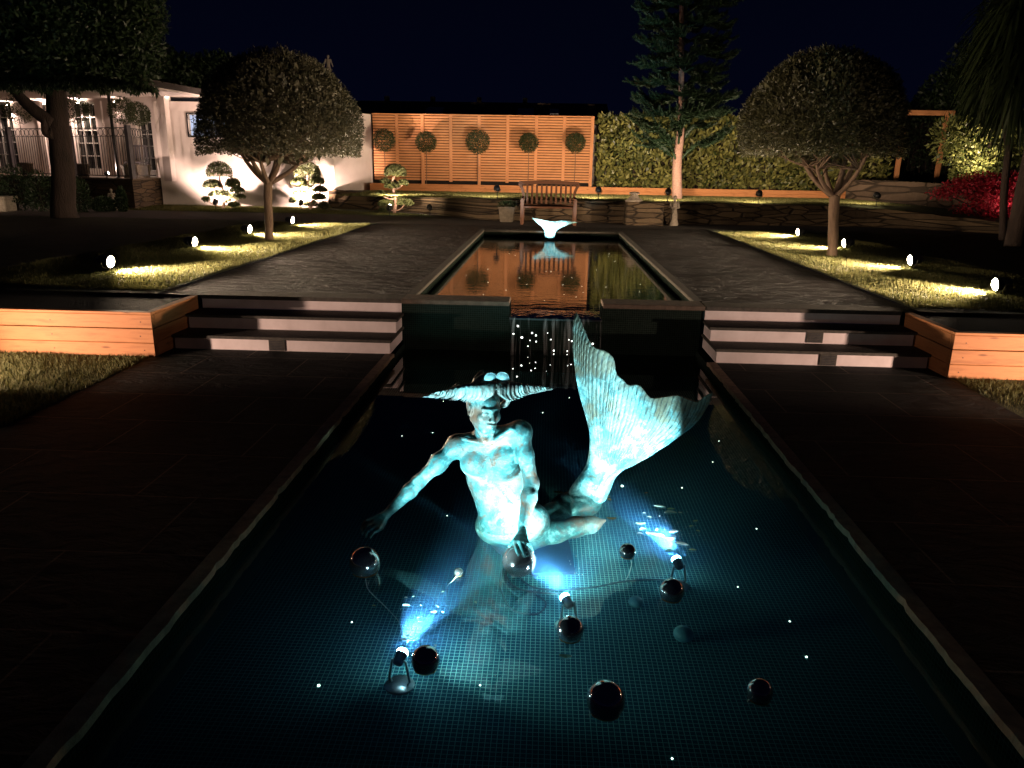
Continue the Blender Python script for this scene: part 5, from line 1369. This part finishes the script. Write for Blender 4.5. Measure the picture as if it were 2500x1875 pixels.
for sg in (-1, 1):
    f.ell(H(sg*.029, -.081, .002), (.018, .015, .012), RHn, .010, sub=True); f.ell(H(sg*.029, -.060, .000), (.0165, .013, .012), RHn, .003)
    f.cone(H(sg*.016, -.0735, -.003), H(sg*.042, -.066, -.002), .0028, .0024, .002); f.cone(H(sg*.017, -.076, -.0085), H(sg*.041, -.069, -.0075), .0022, .002, .002, sub=True)
    f.ell(H(sg*.074, .012, -.008), (.010, .020, .030), RHn, .006); f.ell(H(sg*.080, .008, -.004), (.006, .010, .016), RHn, .004, sub=True)
    f.ell(H(sg*.011, -.088, -.033), (.0075, .009, .007), RHn, .005)
f.cone(H(0, -.073, .016), H(0, -.099, -.028), .0085, .0105, .008); f.ell(H(0, -.097, -.030), (.010, .010, .0085), RHn, .004)
f.ell(H(0, -.068, -.056), (.026, .016, .017), RHn, .012)
f.path([H(-.024, -.074, -.0585), H(-.008, -.084, -.0535), H(.008, -.084, -.0535), H(.024, -.074, -.0585)], [.0035, .0062, .0062, .0035], .004)
f.path([H(-.021, -.073, -.066), H(0, -.083, -.068), H(.021, -.073, -.066)], [.004, .0072, .004], .004)
f.path([H(-.026, -.082, -.0605), H(0, -.0925, -.0598), H(.026, -.082, -.0605)], [.0022, .0028, .0022], .002, sub=True)
f.ell(H(0, -.085, -.078), (.014, .006, .004), RHn, .006, sub=True)
f.cone(H(0, .0, -.05), NKt, .046, .046, .02)
# --- submerged tail: stock curving right and back, up to the waterline
TB = atz(1434, 1212, WZ); TBn = np.array([TB.x, 4.03, WZ+.0])
def Zp(px, py, z): return np.array(tuple(atz(px, py, z)))
Q_ = lambda u_, v_, z: Zp(1300+u_/5.267, 1180+v_/5.267, z)
f.path([Q_(60, 590, -.185), Q_(240, 480, -.180), Q_(430, 330, -.178), Q_(600, 230, -.170)], [.10, .088, .082, .080], .04)
f.path([Q_(600, 230, -.17), TBn+[0, .0, -.05], TBn+[0.0, 0, .03]], [.080, .072, .060], .04)
f.path([Q_(40, 680, -.175), Q_(300, 625, -.165), Q_(560, 560, -.155), Q_(760, 530, -.140), Q_(925, 480, -.122)], [.062, .055, .052, .042, .010], .03)
f.ell(Q_(700, 300, -.145), (.10, .035, .035), np.array(Matrix.Rotation(.62, 3, 'Z')), .03)
body = f.build('body', M['patina'], ms, relax=1)

# --- hair: twisted horns of swept locks
hs = SDF(hc-np.array([.42, .16, .10]), hc+np.array([.42, .20, .22]), .0030)
def HA(u, v, y): return A_(u, v, y)
crown = H(0, .01, .065)
hs.ell(H(0, .030, .048), (.076, .082, .068), RHn, .01)
hs.ell(H(0, .06, .0), (.068, .06, .07), RHn, .02)
# horns
def horn(P, R0, tw, n, sgn, nl=5):
    """P list of axis points, radii, helical locks"""
    L_ = spline(P, 40); m_ = len(L_); rad = [R0*(1-(i/(m_-1))**1.0)+.004 for i in range(m_)]
    for i in range(0, m_-1, 1): hs.cone(L_[i], L_[i+1], rad[i]*.62, rad[i+1]*.62, .004)
horn([HA(850, 292, 3.45), HA(740, 295, 3.43), HA(640, 309, 3.41), HA(508, 328, 3.40)], .062, 1.5, 30, 1, 5)
horn([HA(1095, 292, 3.48), HA(1190, 283, 3.49), HA(1290, 277, 3.49), HA(1386, 274, 3.48)], .054, 1.5, 30, -1, 5)
# front locks from the parting
part = HA(1000, 232, 3.37)
random.seed(4)
def fringe(topc, botc, ysp, nlk, dl, rmax, sg):
    Tt = spline([(x, y_, 0) for x, y_ in topc], 60); Bb = spline([(x, y_, 0) for x, y_ in botc], 60)
    for lay in range(2):
        for i in range(nlk):
            s_ = (i+.5*lay)/nlk; a_ = Tt[int(60*min(1, s_*.97))]; b_ = Bb[int(60*min(1, s_+dl))]; y0 = np.interp(s_, (0, .35, 1), ysp)-.004*lay
            rm = rmax*(1-.72*s_)*random.uniform(.85, 1.1); bu = .030*(1-.8*s_)
            w1 = (a_*.72+b_*.28)+np.array([sg*6, -4, 0]); w2 = (a_*.35+b_*.65)+np.array([-sg*9*(1-s_), 5, 0]); tip = b_+np.array([sg*10, 3*random.uniform(-1, 1.5), 0])
            hs.path(spline([HA(a_[0], a_[1], y0+.008), HA(w1[0], w1[1], y0-bu*.8), HA(w2[0], w2[1], y0-bu), HA(tip[0], tip[1], y0-bu*.35)], 12), [rm*(.35+.65*math.sin(math.pi*min(.97, (k+2.2)/13.5))) for k in range(13)], .0003)
random.seed(14)
fringe([(998, 236), (930, 226), (850, 232), (760, 252), (660, 282), (560, 312)], [(975, 318), (920, 352), (840, 362), (745, 354), (640, 344), (512, 330)], (3.385, 3.415, 3.40), 13, .10, .0108, -1)
fringe([(1003, 236), (1060, 222), (1125, 232), (1200, 244), (1290, 258), (1350, 266)], [(1022, 312), (1070, 352), (1130, 345), (1205, 318), (1290, 296), (1384, 276)], (3.385, 3.44, 3.48), 11, .10, .0108, 1)
# crown strands over the top and the bun
for i in range(14):
    a = -1.5+3.0*i/13; hs.path(spline([H(.0+.01*a, -.05, .112), H(.055*a*.7, -.02, .128), H(.075*a*.75, .04, .105), H(.06*a*.7, .10, .03)], 10), [.0045+.005*math.sin(math.pi*k/10) for k in range(11)], .002)
hs.path([H(-.02, .05, .11), H(.02, .06, .135)], [.034, .026], .02)
# a loose lock standing up behind
hs.path(spline([HA(850, 235, 3.55), HA(868, 200, 3.57), HA(893, 172, 3.59), HA(910, 148, 3.60)], 10), [.012, .013, .012, .014, .012, .012, .010, .010, .008, .006, .004], .003)
hs.path(spline([HA(700, 290, 3.46), HA(730, 255, 3.47), HA(748, 230, 3.48)], 6), [.012, .011, .012, .010, .009, .007, .003], .003)
hs.path(spline([HA(1040, 385, 3.56), HA(1065, 370, 3.56), HA(1090, 330, 3.55)], 5), [.012, .016, .016, .015, .012, .01], .006)
hs.build('hair', M['hair_bronze'], ms, relax=1)
# --- scallop shells on the parting
def scallop(c, ang, r):
    n1, n2 = 44, 12; V = []; F = []; tilt = Matrix.Rotation(math.radians(-62), 3, 'X'); rz = Matrix.Rotation(ang, 3, 'Z')
    for s_ in (1, -1):
        for j in range(n2+1):
            rr_ = j/n2
            for i in range(n1+1):
                a = -1.45+2.9*i/n1; rim = r*(1+.025*math.cos(a*22)); x = math.sin(a)*rr_*rim*1.0; y = math.cos(a)*rr_*rim*1.05-r*.45
                z = s_*.0035+(.014*(1-rr_**2)+.0016*math.cos(a*22)*rr_ if s_ > 0 else 0)
                q = Vector((x, z*-1, y)); q = Matrix.Rotation(ang, 3, 'Y') @ q; q = Matrix.Rotation(math.radians(6), 3, 'X') @ q; V.append(tuple(Vector(c)+q))
    m_ = (n2+1)*(n1+1)
    for s_ in (0, 1):
        for j in range(n2):
            for i in range(n1): a = s_*m_+j*(n1+1)+i; qd = (a, a+1, a+n1+2, a+n1+1); F.append(qd if s_ else qd[::-1])
    for i in range(n1): a = n2*(n1+1)+i; F.append((a, a+1, m_+a+1, m_+a))
    return mesh_obj('shell', V, F, M['shell'], ms, smooth=True)
scallop(A_(958, 190, 3.36), -.30, .0300); scallop(A_(1042, 187, 3.36), .12, .0315)

# --- tail fluke: ribbed fan built between measured edges
def T_(u, v): return np.array([1250+u/2.765, 740+v/2.765])
left = [(372, 1300), (400, 1240), (455, 1165), (500, 1090), (520, 1000), (522, 880), (495, 760), (455, 620), (425, 460), (410, 300), (412, 130), (435, 55)]
right = [(640, 1310), (672, 1240), (700, 1170), (765, 1098), (870, 1055), (1000, 990), (1130, 900), (1240, 815), (1320, 700), (1357, 600)]
top = [(435, 55), (470, 130), (520, 250), (560, 298), (640, 328), (688, 378), (703, 470), (745, 515), (790, 552), (850, 550), (895, 592), (925, 630), (960, 640), (1040, 630), (1120, 622), (1200, 650), (1255, 662), (1310, 622), (1357, 600)]
bot = [(372, 1300), (440, 1318), (505, 1328), (575, 1325), (640, 1310)]
def resam(P, n, closed=False):
    P = np.array(spline(P, 120), float); s_ = np.concatenate([[0], np.cumsum(np.linalg.norm(np.diff(P, axis=0), axis=1))]); q = np.linspace(0, s_[-1], n)
    return np.stack([np.interp(q, s_, P[:, 0]), np.interp(q, s_, P[:, 1])], 1)
NU, NV = 190, 120
Lc = resam([(x, y) for x, y in left], NV+1); Rc = resam([(x, y) for x, y in right], NV+1); Tc = resam([(x, y) for x, y in top], NU+1); Bc = resam([(x, y) for x, y in bot], NU+1)
u = np.linspace(0, 1, NU+1)[None, :, None]; v = np.linspace(0, 1, NV+1)[:, None, None]
Sf = (1-v)*Bc[None]+v*Tc[None]+(1-u)*Lc[:, None]+u*Rc[:, None]-((1-u)*(1-v)*Bc[0]+u*v*Tc[-1]+u*(1-v)*Bc[-1]+(1-u)*v*Tc[0])
uu = u[..., 0]; vv = v[..., 0]
Tk = (.072*np.clip(1-vv/.42, 0, 1)**1.1+.012*(1-vv)+.0035)            # half thickness
prof_ = np.sqrt(np.clip(1-(2*uu-1)**2, 0, 1))
rph = np.abs(np.sin(uu*math.pi*36+.8*np.sin(uu*9)+.35*np.sin(vv*11+uu*40))); ribs = .0045*(np.clip(rph, 0, 1)**.5-.75)*np.clip((vv-.2)/.2, 0, 1)
rough_ = .0012*np.sin(uu*260+vv*31)*np.sin(vv*170+uu*20)*np.clip((vv-.2)/.2, 0, 1)
bend = -.05*np.sin(uu*math.pi)*vv**1.2+.10*vv**2.0*(uu-.35)**2*2+.012*np.sin(vv*9+uu*5)*vv
Yc = 4.03+bend+.10*vv
def surf3(sgn):
    out = np.zeros((NV+1, NU+1, 3))
    for j in range(NV+1):
        for i in range(NU+1):
            px, py = 1250+Sf[j, i, 0]/2.765, 740+Sf[j, i, 1]/2.765
            y = Yc[j, i]-sgn*(Tk[j, 0]*prof_[0, i]+.001)-sgn*ribs[j, i]-sgn*rough_[j, i]
            d = ray(px, py); P = CAM+d*(Yc[j, i]/d.y); out[j, i] = (P.x, y, P.z)
    return out
Sa = surf3(1); Sb = surf3(-1)
V = np.concatenate([Sa.reshape(-1, 3), Sb.reshape(-1, 3)]); i = np.arange(NV)[:, None]*(NU+1)+np.arange(NU)[None, :]; m_ = (NV+1)*(NU+1)
F = np.concatenate([np.stack([i, i+1, i+NU+2, i+NU+1], -1).reshape(-1, 4), np.stack([i+m_, i+NU+1+m_, i+NU+2+m_, i+1+m_], -1).reshape(-1, 4)])
e = []
for k in range(NV):
    for (c0, fl) in ((0, 0), (NU, 1)):
        a, b_ = k*(NU+1)+c0, (k+1)*(NU+1)+c0; e.append((a, b_, b_+m_, a+m_) if fl == 0 else (a, a+m_, b_+m_, b_))
for k in range(NU): a = NV*(NU+1)+k; e.append((a, a+1, a+1+m_, a+m_))
F = np.concatenate([F, np.array(e)])
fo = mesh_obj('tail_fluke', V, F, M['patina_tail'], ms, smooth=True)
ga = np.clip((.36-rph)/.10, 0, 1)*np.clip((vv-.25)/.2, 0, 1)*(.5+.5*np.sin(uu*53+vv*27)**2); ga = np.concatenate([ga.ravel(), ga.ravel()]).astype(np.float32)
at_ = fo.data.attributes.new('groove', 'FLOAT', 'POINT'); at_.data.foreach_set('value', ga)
ge = np.clip((vv-(.80-.10*np.sin(uu*7+.5)))/.10, 0, 1)*(.55+.45*uu); ge = np.concatenate([ge.ravel(), ge.ravel()]).astype(np.float32); at2 = fo.data.attributes.new('edge_shade', 'FLOAT', 'POINT'); at2.data.foreach_set('value', ge)  # mask for the painted brown rim where the pool spotlight stops short
# support plate under the statue
c = [atz(*q, FZ+.02) for q in ((1298, 1400), (1405, 1395), (1368, 1318), (1290, 1322), (1180, 1335), (1215, 1290), (1400, 1270), (1345, 1330))]
mb = MB(); pc = [(c[0].x, c[0].y), (c[1].x, c[1].y), (c[2].x+.03, c[2].y+.2), (c[3].x, c[3].y+.25)]
mb.prism(pc, FZ+.003, FZ+.02); mb.build('base_plate', M['dark_metal'], ms)

# ================================================================ POOL LAMPS, BALLS, CABLES, STARS, DEBRIS
COOL = (.58, .87, 1.0)
def pool_lamp(px, py, target, power, cone, label, blend=.45, z=-.18, spill=6, sdir=None, sc=120):
    p = atz(px, py, z); t = thing('pool_spotlight', label, 'spotlight', (0, 0, 0), 'submerged spotlights around the statue')
    d = (Vector(target)-p).normalized(); R = d.to_track_quat('Z', 'Y').to_matrix(); c = Vector((0, 0, z-FZ))
    MB().lathe([(.001, .003), (.058, .003), (.060, .006), (.056, .010), (.001, .010)], 28, (0, -.0, 0)).build('base_disc', M['steel_pole'], t, True)
    mb = MB(); sd = d.cross(Vector((0, 0, 1))).normalized()
    arc = [Vector((0, 0, .014))+sd*.04, c+sd*.042, c]; mb.tube([Vector((0, 0, .014))+sd*.035, Vector((0, 0, .03))+sd*.045, c+sd*.03, c+sd*.02], .005, 6); mb.tube([Vector((0, 0, .014))-sd*.035, Vector((0, 0, .03))-sd*.045, c-sd*.03, c-sd*.03], .005, 6)
    mb.build('bracket', M['steel_pole'], t, True)
    r = .021
    MB().lathe([(.004, -.020), (r*.8, -.018), (r, -.010), (r, .02), (r*1.12, .022), (r*1.12, .032), (r*.9, .032), (r*.88, .022), (.004, .021)], 22, c, R).build('lamp_head', M['dark_metal'], t, True)
    MB().lathe([(.001, .0225), (r*1.05, .023), (r*1.15, .033), (r*.95, .044), (r*.5, .050), (.001, .0515)], 22, c, R).build('lens', M['lens_cool'], t, True)
    spot_light(t, c+d*.062, sdir or (d.x, d.y, .10), spill, sc, COOL, 1.0, .02)
    spot_light(t, c+d*.060, d, power, cone, COOL, blend, .02); t.location = (p.x, p.y, FZ); return t, p
tq = tuple(A_(965, 930, 3.5)); tt = (.45, 4.05, .19)
l1, p1 = pool_lamp(974, 1612, tuple(A_(930, 760, 3.5)), 520, 58, 'pool spotlight front left, glaring beside a copper ball', spill=18, sdir=(1, .5, .1))
l2, p2 = pool_lamp(1388, 1474, tuple(A_(1060, 1010, 3.5)), 400, 56, 'pool spotlight in the middle on a small bracket behind a floating ball', spill=75, sdir=(.12, 1, .06), sc=95)
l3, p3 = pool_lamp(1658, 1380, tt, 600, 54, 'pool spotlight at the right that lights the tail', blend=.12, spill=60, sdir=(-.75, .62, .0), sc=58)
spot_light(l2, Vector((0.02, .03, .25)), Vector(tt)-Vector((p2.x, p2.y, -.1)), 30, 60, COOL, .5, .02) if False else None
# mirror balls
bg_ = 'mirror balls floating around the statue'
def ball(px, py, rpx, label, z=None, sink=.35):
    P = atz(px, py, WZ+.03); r = rpx/pxm(P); c = Vector((P.x, P.y, WZ+r*(1-sink*1.0)-r*.0)); c = atz(px, py, c.z); r = rpx/pxm(c)
    t = thing('mirror_ball', label, 'ball', (c.x, c.y, c.z-r), bg_); n = 40
    MB().lathe([(max(.0005, r*math.sin(math.pi*k/n)), r-r*math.cos(math.pi*k/n)-r) for k in range(n+1)], 48, c).build('sphere', M['mirror'], t, True)
    ring_ = MB(); h_ = c.z-WZ; rw = math.sqrt(max(1e-6, r*r-h_*h_)); L_ = [Vector((c.x+(rw+.002+.0015*math.sin(7*a))*math.cos(a), c.y+(rw+.002)*math.sin(a), WZ+.001)) for a in np.linspace(-2.9, .2, 18)]
    ring_.tube(L_, .0018, 5); ring_.build('algae_rim', M['float_rust'], t)
    return t, c, r
bl = [(891, 1373, 38, 'large shiny ball with a bright highlight under the left hand'), (1120, 1397, 11, 'tiny floating ball left of the hand-held ball, trailing a pale cord'),
      (1532, 1346, 20, 'small shiny ball trailing a pale cord, right of the statue'), (1640, 1442, 30, 'dark copper ball in front of the right pool spotlight'),
      (1392, 1537, 33, 'dark copper ball in front of the middle pool spotlight'), (1039, 1611, 35, 'dark copper ball beside the glaring front left spotlight'),
      (1479, 1709, 47, 'biggest ball, nearest the camera, with a row of tiny lights reflected'), (1855, 1688, 31, 'ball farthest right in the dark part of the pool')]
made = [ball(*b_) for b_ in bl]
t = thing('mirror_ball', 'shiny ball gripped by the fingers of the statue', 'ball', (BALLC.x, BALLC.y, BALLC.z-BR), bg_); n = 40
MB().lathe([(max(.0005, BR*math.sin(math.pi*k/n)), -BR*math.cos(math.pi*k/n)) for k in range(n+1)], 48, BALLC).build('sphere', M['mirror'], t, True)
def cord(name, pts, r, mat, label, cat_, n=40):
    mb = MB(); mb.tube(spline(pts, n), r, 6); return tag(mb.build(name, mat, None, True), label, cat_)
F3 = lambda px, py, z=FZ+.012: tuple(atz(px, py, z))
cord('tether_cord', [tuple(made[0][1]-Vector((0, 0, made[0][2]))), F3(900, 1440, -.2), F3(945, 1485), F3(975, 1520), F3(982, 1550)], .0014, M['string'], 'thin pale cord curling from the large left ball to the pool floor', 'cord')
cord('tether_cord', [tuple(made[1][1]-Vector((0, 0, .01))), F3(1106, 1417, -.13), F3(1093, 1430, -.2), F3(1091, 1452), F3(1088, 1482)], .0018, M['string'], 'short white cord hanging from the tiny floating ball', 'cord')
cord('tether_cord', [tuple(made[2][1]-Vector((0, 0, .03))), F3(1542, 1372, -.16), F3(1536, 1400, -.25), F3(1527, 1418)], .0018, M['string'], 'pale cord hanging from the small ball right of the statue', 'cord')
cord('power_cable', [F3(1238, 1375), F3(1236, 1405), F3(1262, 1435), F3(1310, 1446), F3(1370, 1450), F3(1388, 1452)], .0045, M['cable'], 'dark cable looping over the tiles towards the middle spotlight', 'cable')
cord('power_cable', [F3(1255, 1385), F3(1285, 1425), F3(1340, 1440), F3(1440, 1435), F3(1520, 1420), F3(1600, 1415), F3(1660, 1420)], .0045, M['cable'], 'long dark cable across the tiles to the right spotlight', 'cable')
cord('power_cable', [F3(1308, 1452), F3(1332, 1470), F3(1325, 1490), F3(1300, 1500), F3(1250, 1488), F3(1225, 1445), F3(1222, 1410), F3(1230, 1380)], .0045, M['cable'], 'wide dark loop of cable on the tiles below the hand', 'cable')
for (px, py, r, lab) in ((1552, 1474, .036, 'small round blue stone on the pool floor behind the middle ball'), (1668, 1553, .045, 'larger round blue stone on the pool floor at the right'), (1438, 1205, .0, '')):
    if r: c_ = atz(px, py, FZ+r*.5); tag(MB().lathe([(max(.0005, r*math.sin(math.pi*k/14)), -r*.75*math.cos(math.pi*k/14)) for k in range(15)], 20, (c_.x, c_.y, FZ+r*.75)).build('pebble', M['pebble'], None, True), lab, 'stone', 'round stones on the pool floor')
# star lights
stw = [(1264.5, 796, 3.6), (1253.5, 815, 3), (1274, 824, 4.2), (1299, 813, 3.2), (1308.5, 819, 2.8), (1294, 831, 1.8), (1309, 834, 2.4), (1289, 845, 1.8), (1337, 813, 1.4), (1345, 829, 2.2), (1352, 856, 3), (1388.5, 829.5, 2.2), (1396, 833, 2.6), (1447, 839.5, 3.6), (1385, 857, 2)]
def star(P, nrm, r, group, lab):
    R = Vector(nrm).to_track_quat('Z', 'Y').to_matrix(); o_ = MB().lathe([(.0004, 0), (r, 0), (r*.8, r*.5), (.0004, r*.6)], 10, P, R).build('star_light', M['star_white'], None, True)
    tag(o_, lab, 'pin light', group)
for (px, py, s_) in stw:
    P = aty(px, py, YS2-.021); star(P, (0, -1, 0), s_/pxm(P)*.6, 'pin lights in the tiled wall behind the waterfall', 'pin light set in the tiled wall behind the falling water')
c5 = lambda u_, v_: (800+u_/2.458, 500+v_/2.458)
upst = [(1090, 295), (1125, 303), (830, 424), (1150, 440), (962, 465), (960, 387), (1070, 512), (935, 540), (1195, 478), (1412, 481), (1525, 490), (1532, 526), (1418, 538), (1490, 553), (1300, 575), (1465, 438), (1310, 400), (1340, 400), (1613, 392), (1688, 295), (1683, 312), (1723, 340), (1828, 392), (1875, 478), (1870, 522), (1670, 495), (980, 268), (1420, 430)]
for u_, v_ in upst:
    P = atz(*c5(u_, v_), -.019); star(P, (0, -.35, 1), 1.15/pxm(P), 'pin lights in the upper pool floor', 'pin light set in the floor of the upper pool')
lst = [c5(*q)+(s_,) for q, s_ in (((446, 1388), 1.5), ((630, 1368), 1.5), ((1290, 1248), 1.6), ((624, 1501), 1.3), ((1450, 1158), 1.2), ((695, 1180), 1.2))]+[(1847, 1291, 1.9), (1801, 1433, 1.9), (1928, 1517, 2.4), (1969, 1604, 3), (1641, 1852, 3.2), (1092, 1259, 1.6), (859, 1519, 2.4), (1172, 1673, 2.8), (778, 1674, 4.5), (1519, 1187, 4), (1665, 1191, 1.9), (1610, 1260, 1.5), (1755, 1077, 1.5), (1740, 1128, 1.5)]
for px, py, s_ in lst:
    P = atz(px, py, FZ+.001); star(P, (0, -.2, 1), s_/pxm(P)*.8, 'pin lights in the lower pool floor', 'pin light set in the floor of the lower pool')
# floating leaves and petals
def fleaf(px, py, ln, ang, mat, lab):
    P = atz(px, py, WZ+.003); l_ = ln/pxm(P); w_ = l_*.17+.002; n = 7; V = []; F = []
    ca, sa = math.cos(ang), math.sin(ang); cv = random.uniform(-.25, .25)*l_
    for k in range(n):
        t_ = k/(n-1); ww = w_*math.sin(math.pi*(.08+.88*t_))**.8; x_ = (t_-.5)*l_; y_ = cv*(t_-.5)**2*4
        for s_, zz in ((-1, .001), (0, 0), (1, .001)): V.append((P.x+x_*ca-(y_+s_*ww)*sa, P.y+x_*sa+(y_+s_*ww)*ca, P.z+zz+.002*math.sin(math.pi*t_)))
    m_ = len(V); V += [(a, b_, c-.0008) for a, b_, c in V]
    for k in range(n-1):
        for j in range(2): a = k*3+j; F += [(a, a+3, a+4, a+1), (m_+a, m_+a+1, m_+a+4, m_+a+3)]
    tag(mesh_obj('floating_leaf', V, F, mat), lab, 'leaf', 'leaves floating on the lower pool')
random.seed(9)
crop = lambda u_, v_: (1300+u_/5.267, 1180+v_/5.267)
rl_ = [(1640, 295, 28, -.25, 'float_petal'), (1780, 328, 20, .1, 'float_leaf'), (1770, 365, 30, .05, 'float_petal'), (1895, 378, 9, -.4, 'float_petal'), (1440, 380, 8, -.2, 'float_petal'), (1508, 432, 12, -.4, 'float_leaf'), (1395, 518, 24, .02, 'float_leaf'), (1410, 582, 16, .3, 'float_petal'), (1600, 595, 12, 1.1, 'float_petal'), (1540, 645, 30, -.2, 'float_petal'), (1650, 662, 20, -.3, 'float_petal'), (1820, 615, 24, .25, 'float_petal'), (1800, 695, 24, .45, 'float_petal'), (1920, 775, 34, -.35, 'float_petal'), (2100, 485, 14, .4, 'float_leaf'), (2040, 550, 12, .4, 'float_leaf'), (2130, 612, 10, -.5, 'float_leaf'), (1760, 855, 22, .1, 'float_leaf'), (2060, 855, 18, -.1, 'float_leaf'), (1020, 455, 24, .05, 'float_rust'), (330, 115, 22, -.15, 'float_rust'), (960, 165, 14, -.5, 'float_rust'), (985, 205, 14, -.7, 'float_rust'), (1465, 125, 8, .3, 'float_rust'), (1385, 640, 14, -.3, 'float_petal')]
for i, (u_, v_, l_, a_, m2) in enumerate(rl_):
    px, py = crop(u_, v_); fleaf(px, py, l_, a_, M[m2], {'float_petal': 'pale narrow leaf floating right of the statue', 'float_leaf': 'small yellow-green leaf floating right of the statue', 'float_rust': 'rust-brown scrap of leaf floating close to the statue'}[m2])
cr3 = lambda u_, v_: (800+u_/2.765, 1200+v_/2.765)
for (u_, v_, l_, a_, m2) in ((532, 765, 20, -.1, 'float_petal'), (780, 677, 9, .5, 'float_leaf'), (997, 748, 12, -1.2, 'float_petal'), (718, 812, 15, .2, 'float_petal'), (614, 855, 9, 1, 'float_petal'), (545, 975, 12, -.2, 'float_petal'), (520, 1000, 16, -.4, 'float_petal'), (312, 771, 9, -.1, 'float_leaf'), (580, 710, 6, .8, 'float_leaf'), (528, 716, 8, 0, 'float_petal'), (1605, 1117, 30, -.05, 'float_petal'), (780, 815, 8, 0, 'float_petal'), (728, 1040, 8, -.8, 'float_petal')):
    px, py = cr3(u_, v_); fleaf(px, py, l_, a_, M[m2], 'pale sliver of leaf floating in front of the statue' if m2 == 'float_petal' else 'tiny yellow-green leaf floating in front of the statue')
# specks
V = []; F = []
for (cx, cy_, sx_, sy_, n) in ((1655, 1300, 38, 26, 120), (1420, 1365, 22, 24, 26), (1055, 1500, 40, 45, 80), (1000, 1560, 60, 40, 20)):
    for k in range(n):
        P = atz(random.gauss(cx, sx_), random.gauss(cy_, sy_), WZ+.0025); r = random.choice((.0008, .001, .0013, .0018, .0026)); o_ = len(V); a0 = random.random()
        V += [(P.x+r*math.cos(a0+a*1.257), P.y+r*math.sin(a0+a*1.257), P.z) for a in range(5)]+[(P.x, P.y, P.z+r*.6)]; F += [(o_+a, o_+(a+1) % 5, o_+5) for a in range(5)]
tag(mesh_obj('flotsam', V, F, M['float_petal']), 'tiny pale specks drifting on the pool surface', 'debris', kind='stuff')

# ================================================================ SMALL WHALE TAIL in the upper pool
wt = thing('whale_tail_statue', 'small whale tail sculpture glowing white-blue in the upper pool', 'statue', (.06, 15.9, UW))
def WT(u_, v_): return (1240+u_/4.608, 430+v_/4.608)
Lw = [(415, 690), (412, 640), (400, 600), (370, 560), (320, 520), (285, 485), (270, 468)]; Rw = [(527, 690), (535, 640), (560, 605), (600, 580), (660, 555), (730, 532), (790, 524)]
Tw = [(270, 468), (330, 476), (400, 492), (460, 502), (520, 510), (560, 506), (620, 500), (690, 508), (750, 512), (790, 524)]
nv, nu = 24, 40; Lc = resam(Lw, nv+1); Rc = resam(Rw, nv+1); Tc = resam(Tw, nu+1); Bc = np.stack([np.linspace(415, 527, nu+1), np.full(nu+1, 690)], 1)
u = np.linspace(0, 1, nu+1)[None, :, None]; v = np.linspace(0, 1, nv+1)[:, None, None]
Sf2 = (1-v)*Bc[None]+v*Tc[None]+(1-u)*Lc[:, None]+u*Rc[:, None]-((1-u)*(1-v)*Bc[0]+u*v*Tc[-1]+u*(1-v)*Bc[-1]+(1-u)*v*Tc[0])
V = []
for sgn in (1, -1):
    for j in range(nv+1):
        for i in range(nu+1):
            px, py = WT(*Sf2[j, i]); vv_ = j/nv; uu_ = i/nu; yc = 15.9+.10*vv_**2+.12*vv_*(uu_-.5)**2*4; d = ray(px, py); P = CAM+d*(yc/d.y)
            V.append((P.x, yc-sgn*((.085*(1-vv_)**1.4+.010)*math.sqrt(max(0, 1-(2*uu_-1)**2))), P.z))
i = np.arange(nv)[:, None]*(nu+1)+np.arange(nu)[None, :]; m_ = (nv+1)*(nu+1)
F = np.concatenate([np.stack([i, i+1, i+nu+2, i+nu+1], -1).reshape(-1, 4), np.stack([i+m_, i+nu+1+m_, i+nu+2+m_, i+1+m_], -1).reshape(-1, 4)])
e = [(nv*(nu+1)+k, nv*(nu+1)+k+1, nv*(nu+1)+k+1+m_, nv*(nu+1)+k+m_) for k in range(nu)]; F = np.concatenate([F, np.array(e)])
mesh_obj('fluke', V, F, M['patina_tail'], wt, smooth=True)
t = thing('pool_spotlight', 'submerged spotlight in front of the whale tail', 'spotlight', (.05, 15.2, -.019))
MB().lathe([(.001, 0), (.06, 0), (.06, .012), (.045, .02), (.04, .10), (.05, .105), (.05, .13), (.001, .125)], 20, (.05, 15.2, -.019)).build('lamp_head', M['dark_metal'], t, True)
spot_light(t, (0, .02, .34), Vector((.0, .60, .34)), 1300, 58, COOL, .6, .03)

by = {}
for o in COL.objects:
    if o.name.split('.')[0] in ('floating_leaf', 'star_light') and 'label' in o: by.setdefault(o['label'], []).append(o)
for lab, objs in by.items():
    if len(objs) > 1: relabel(objs, lab + ', %s from the left')
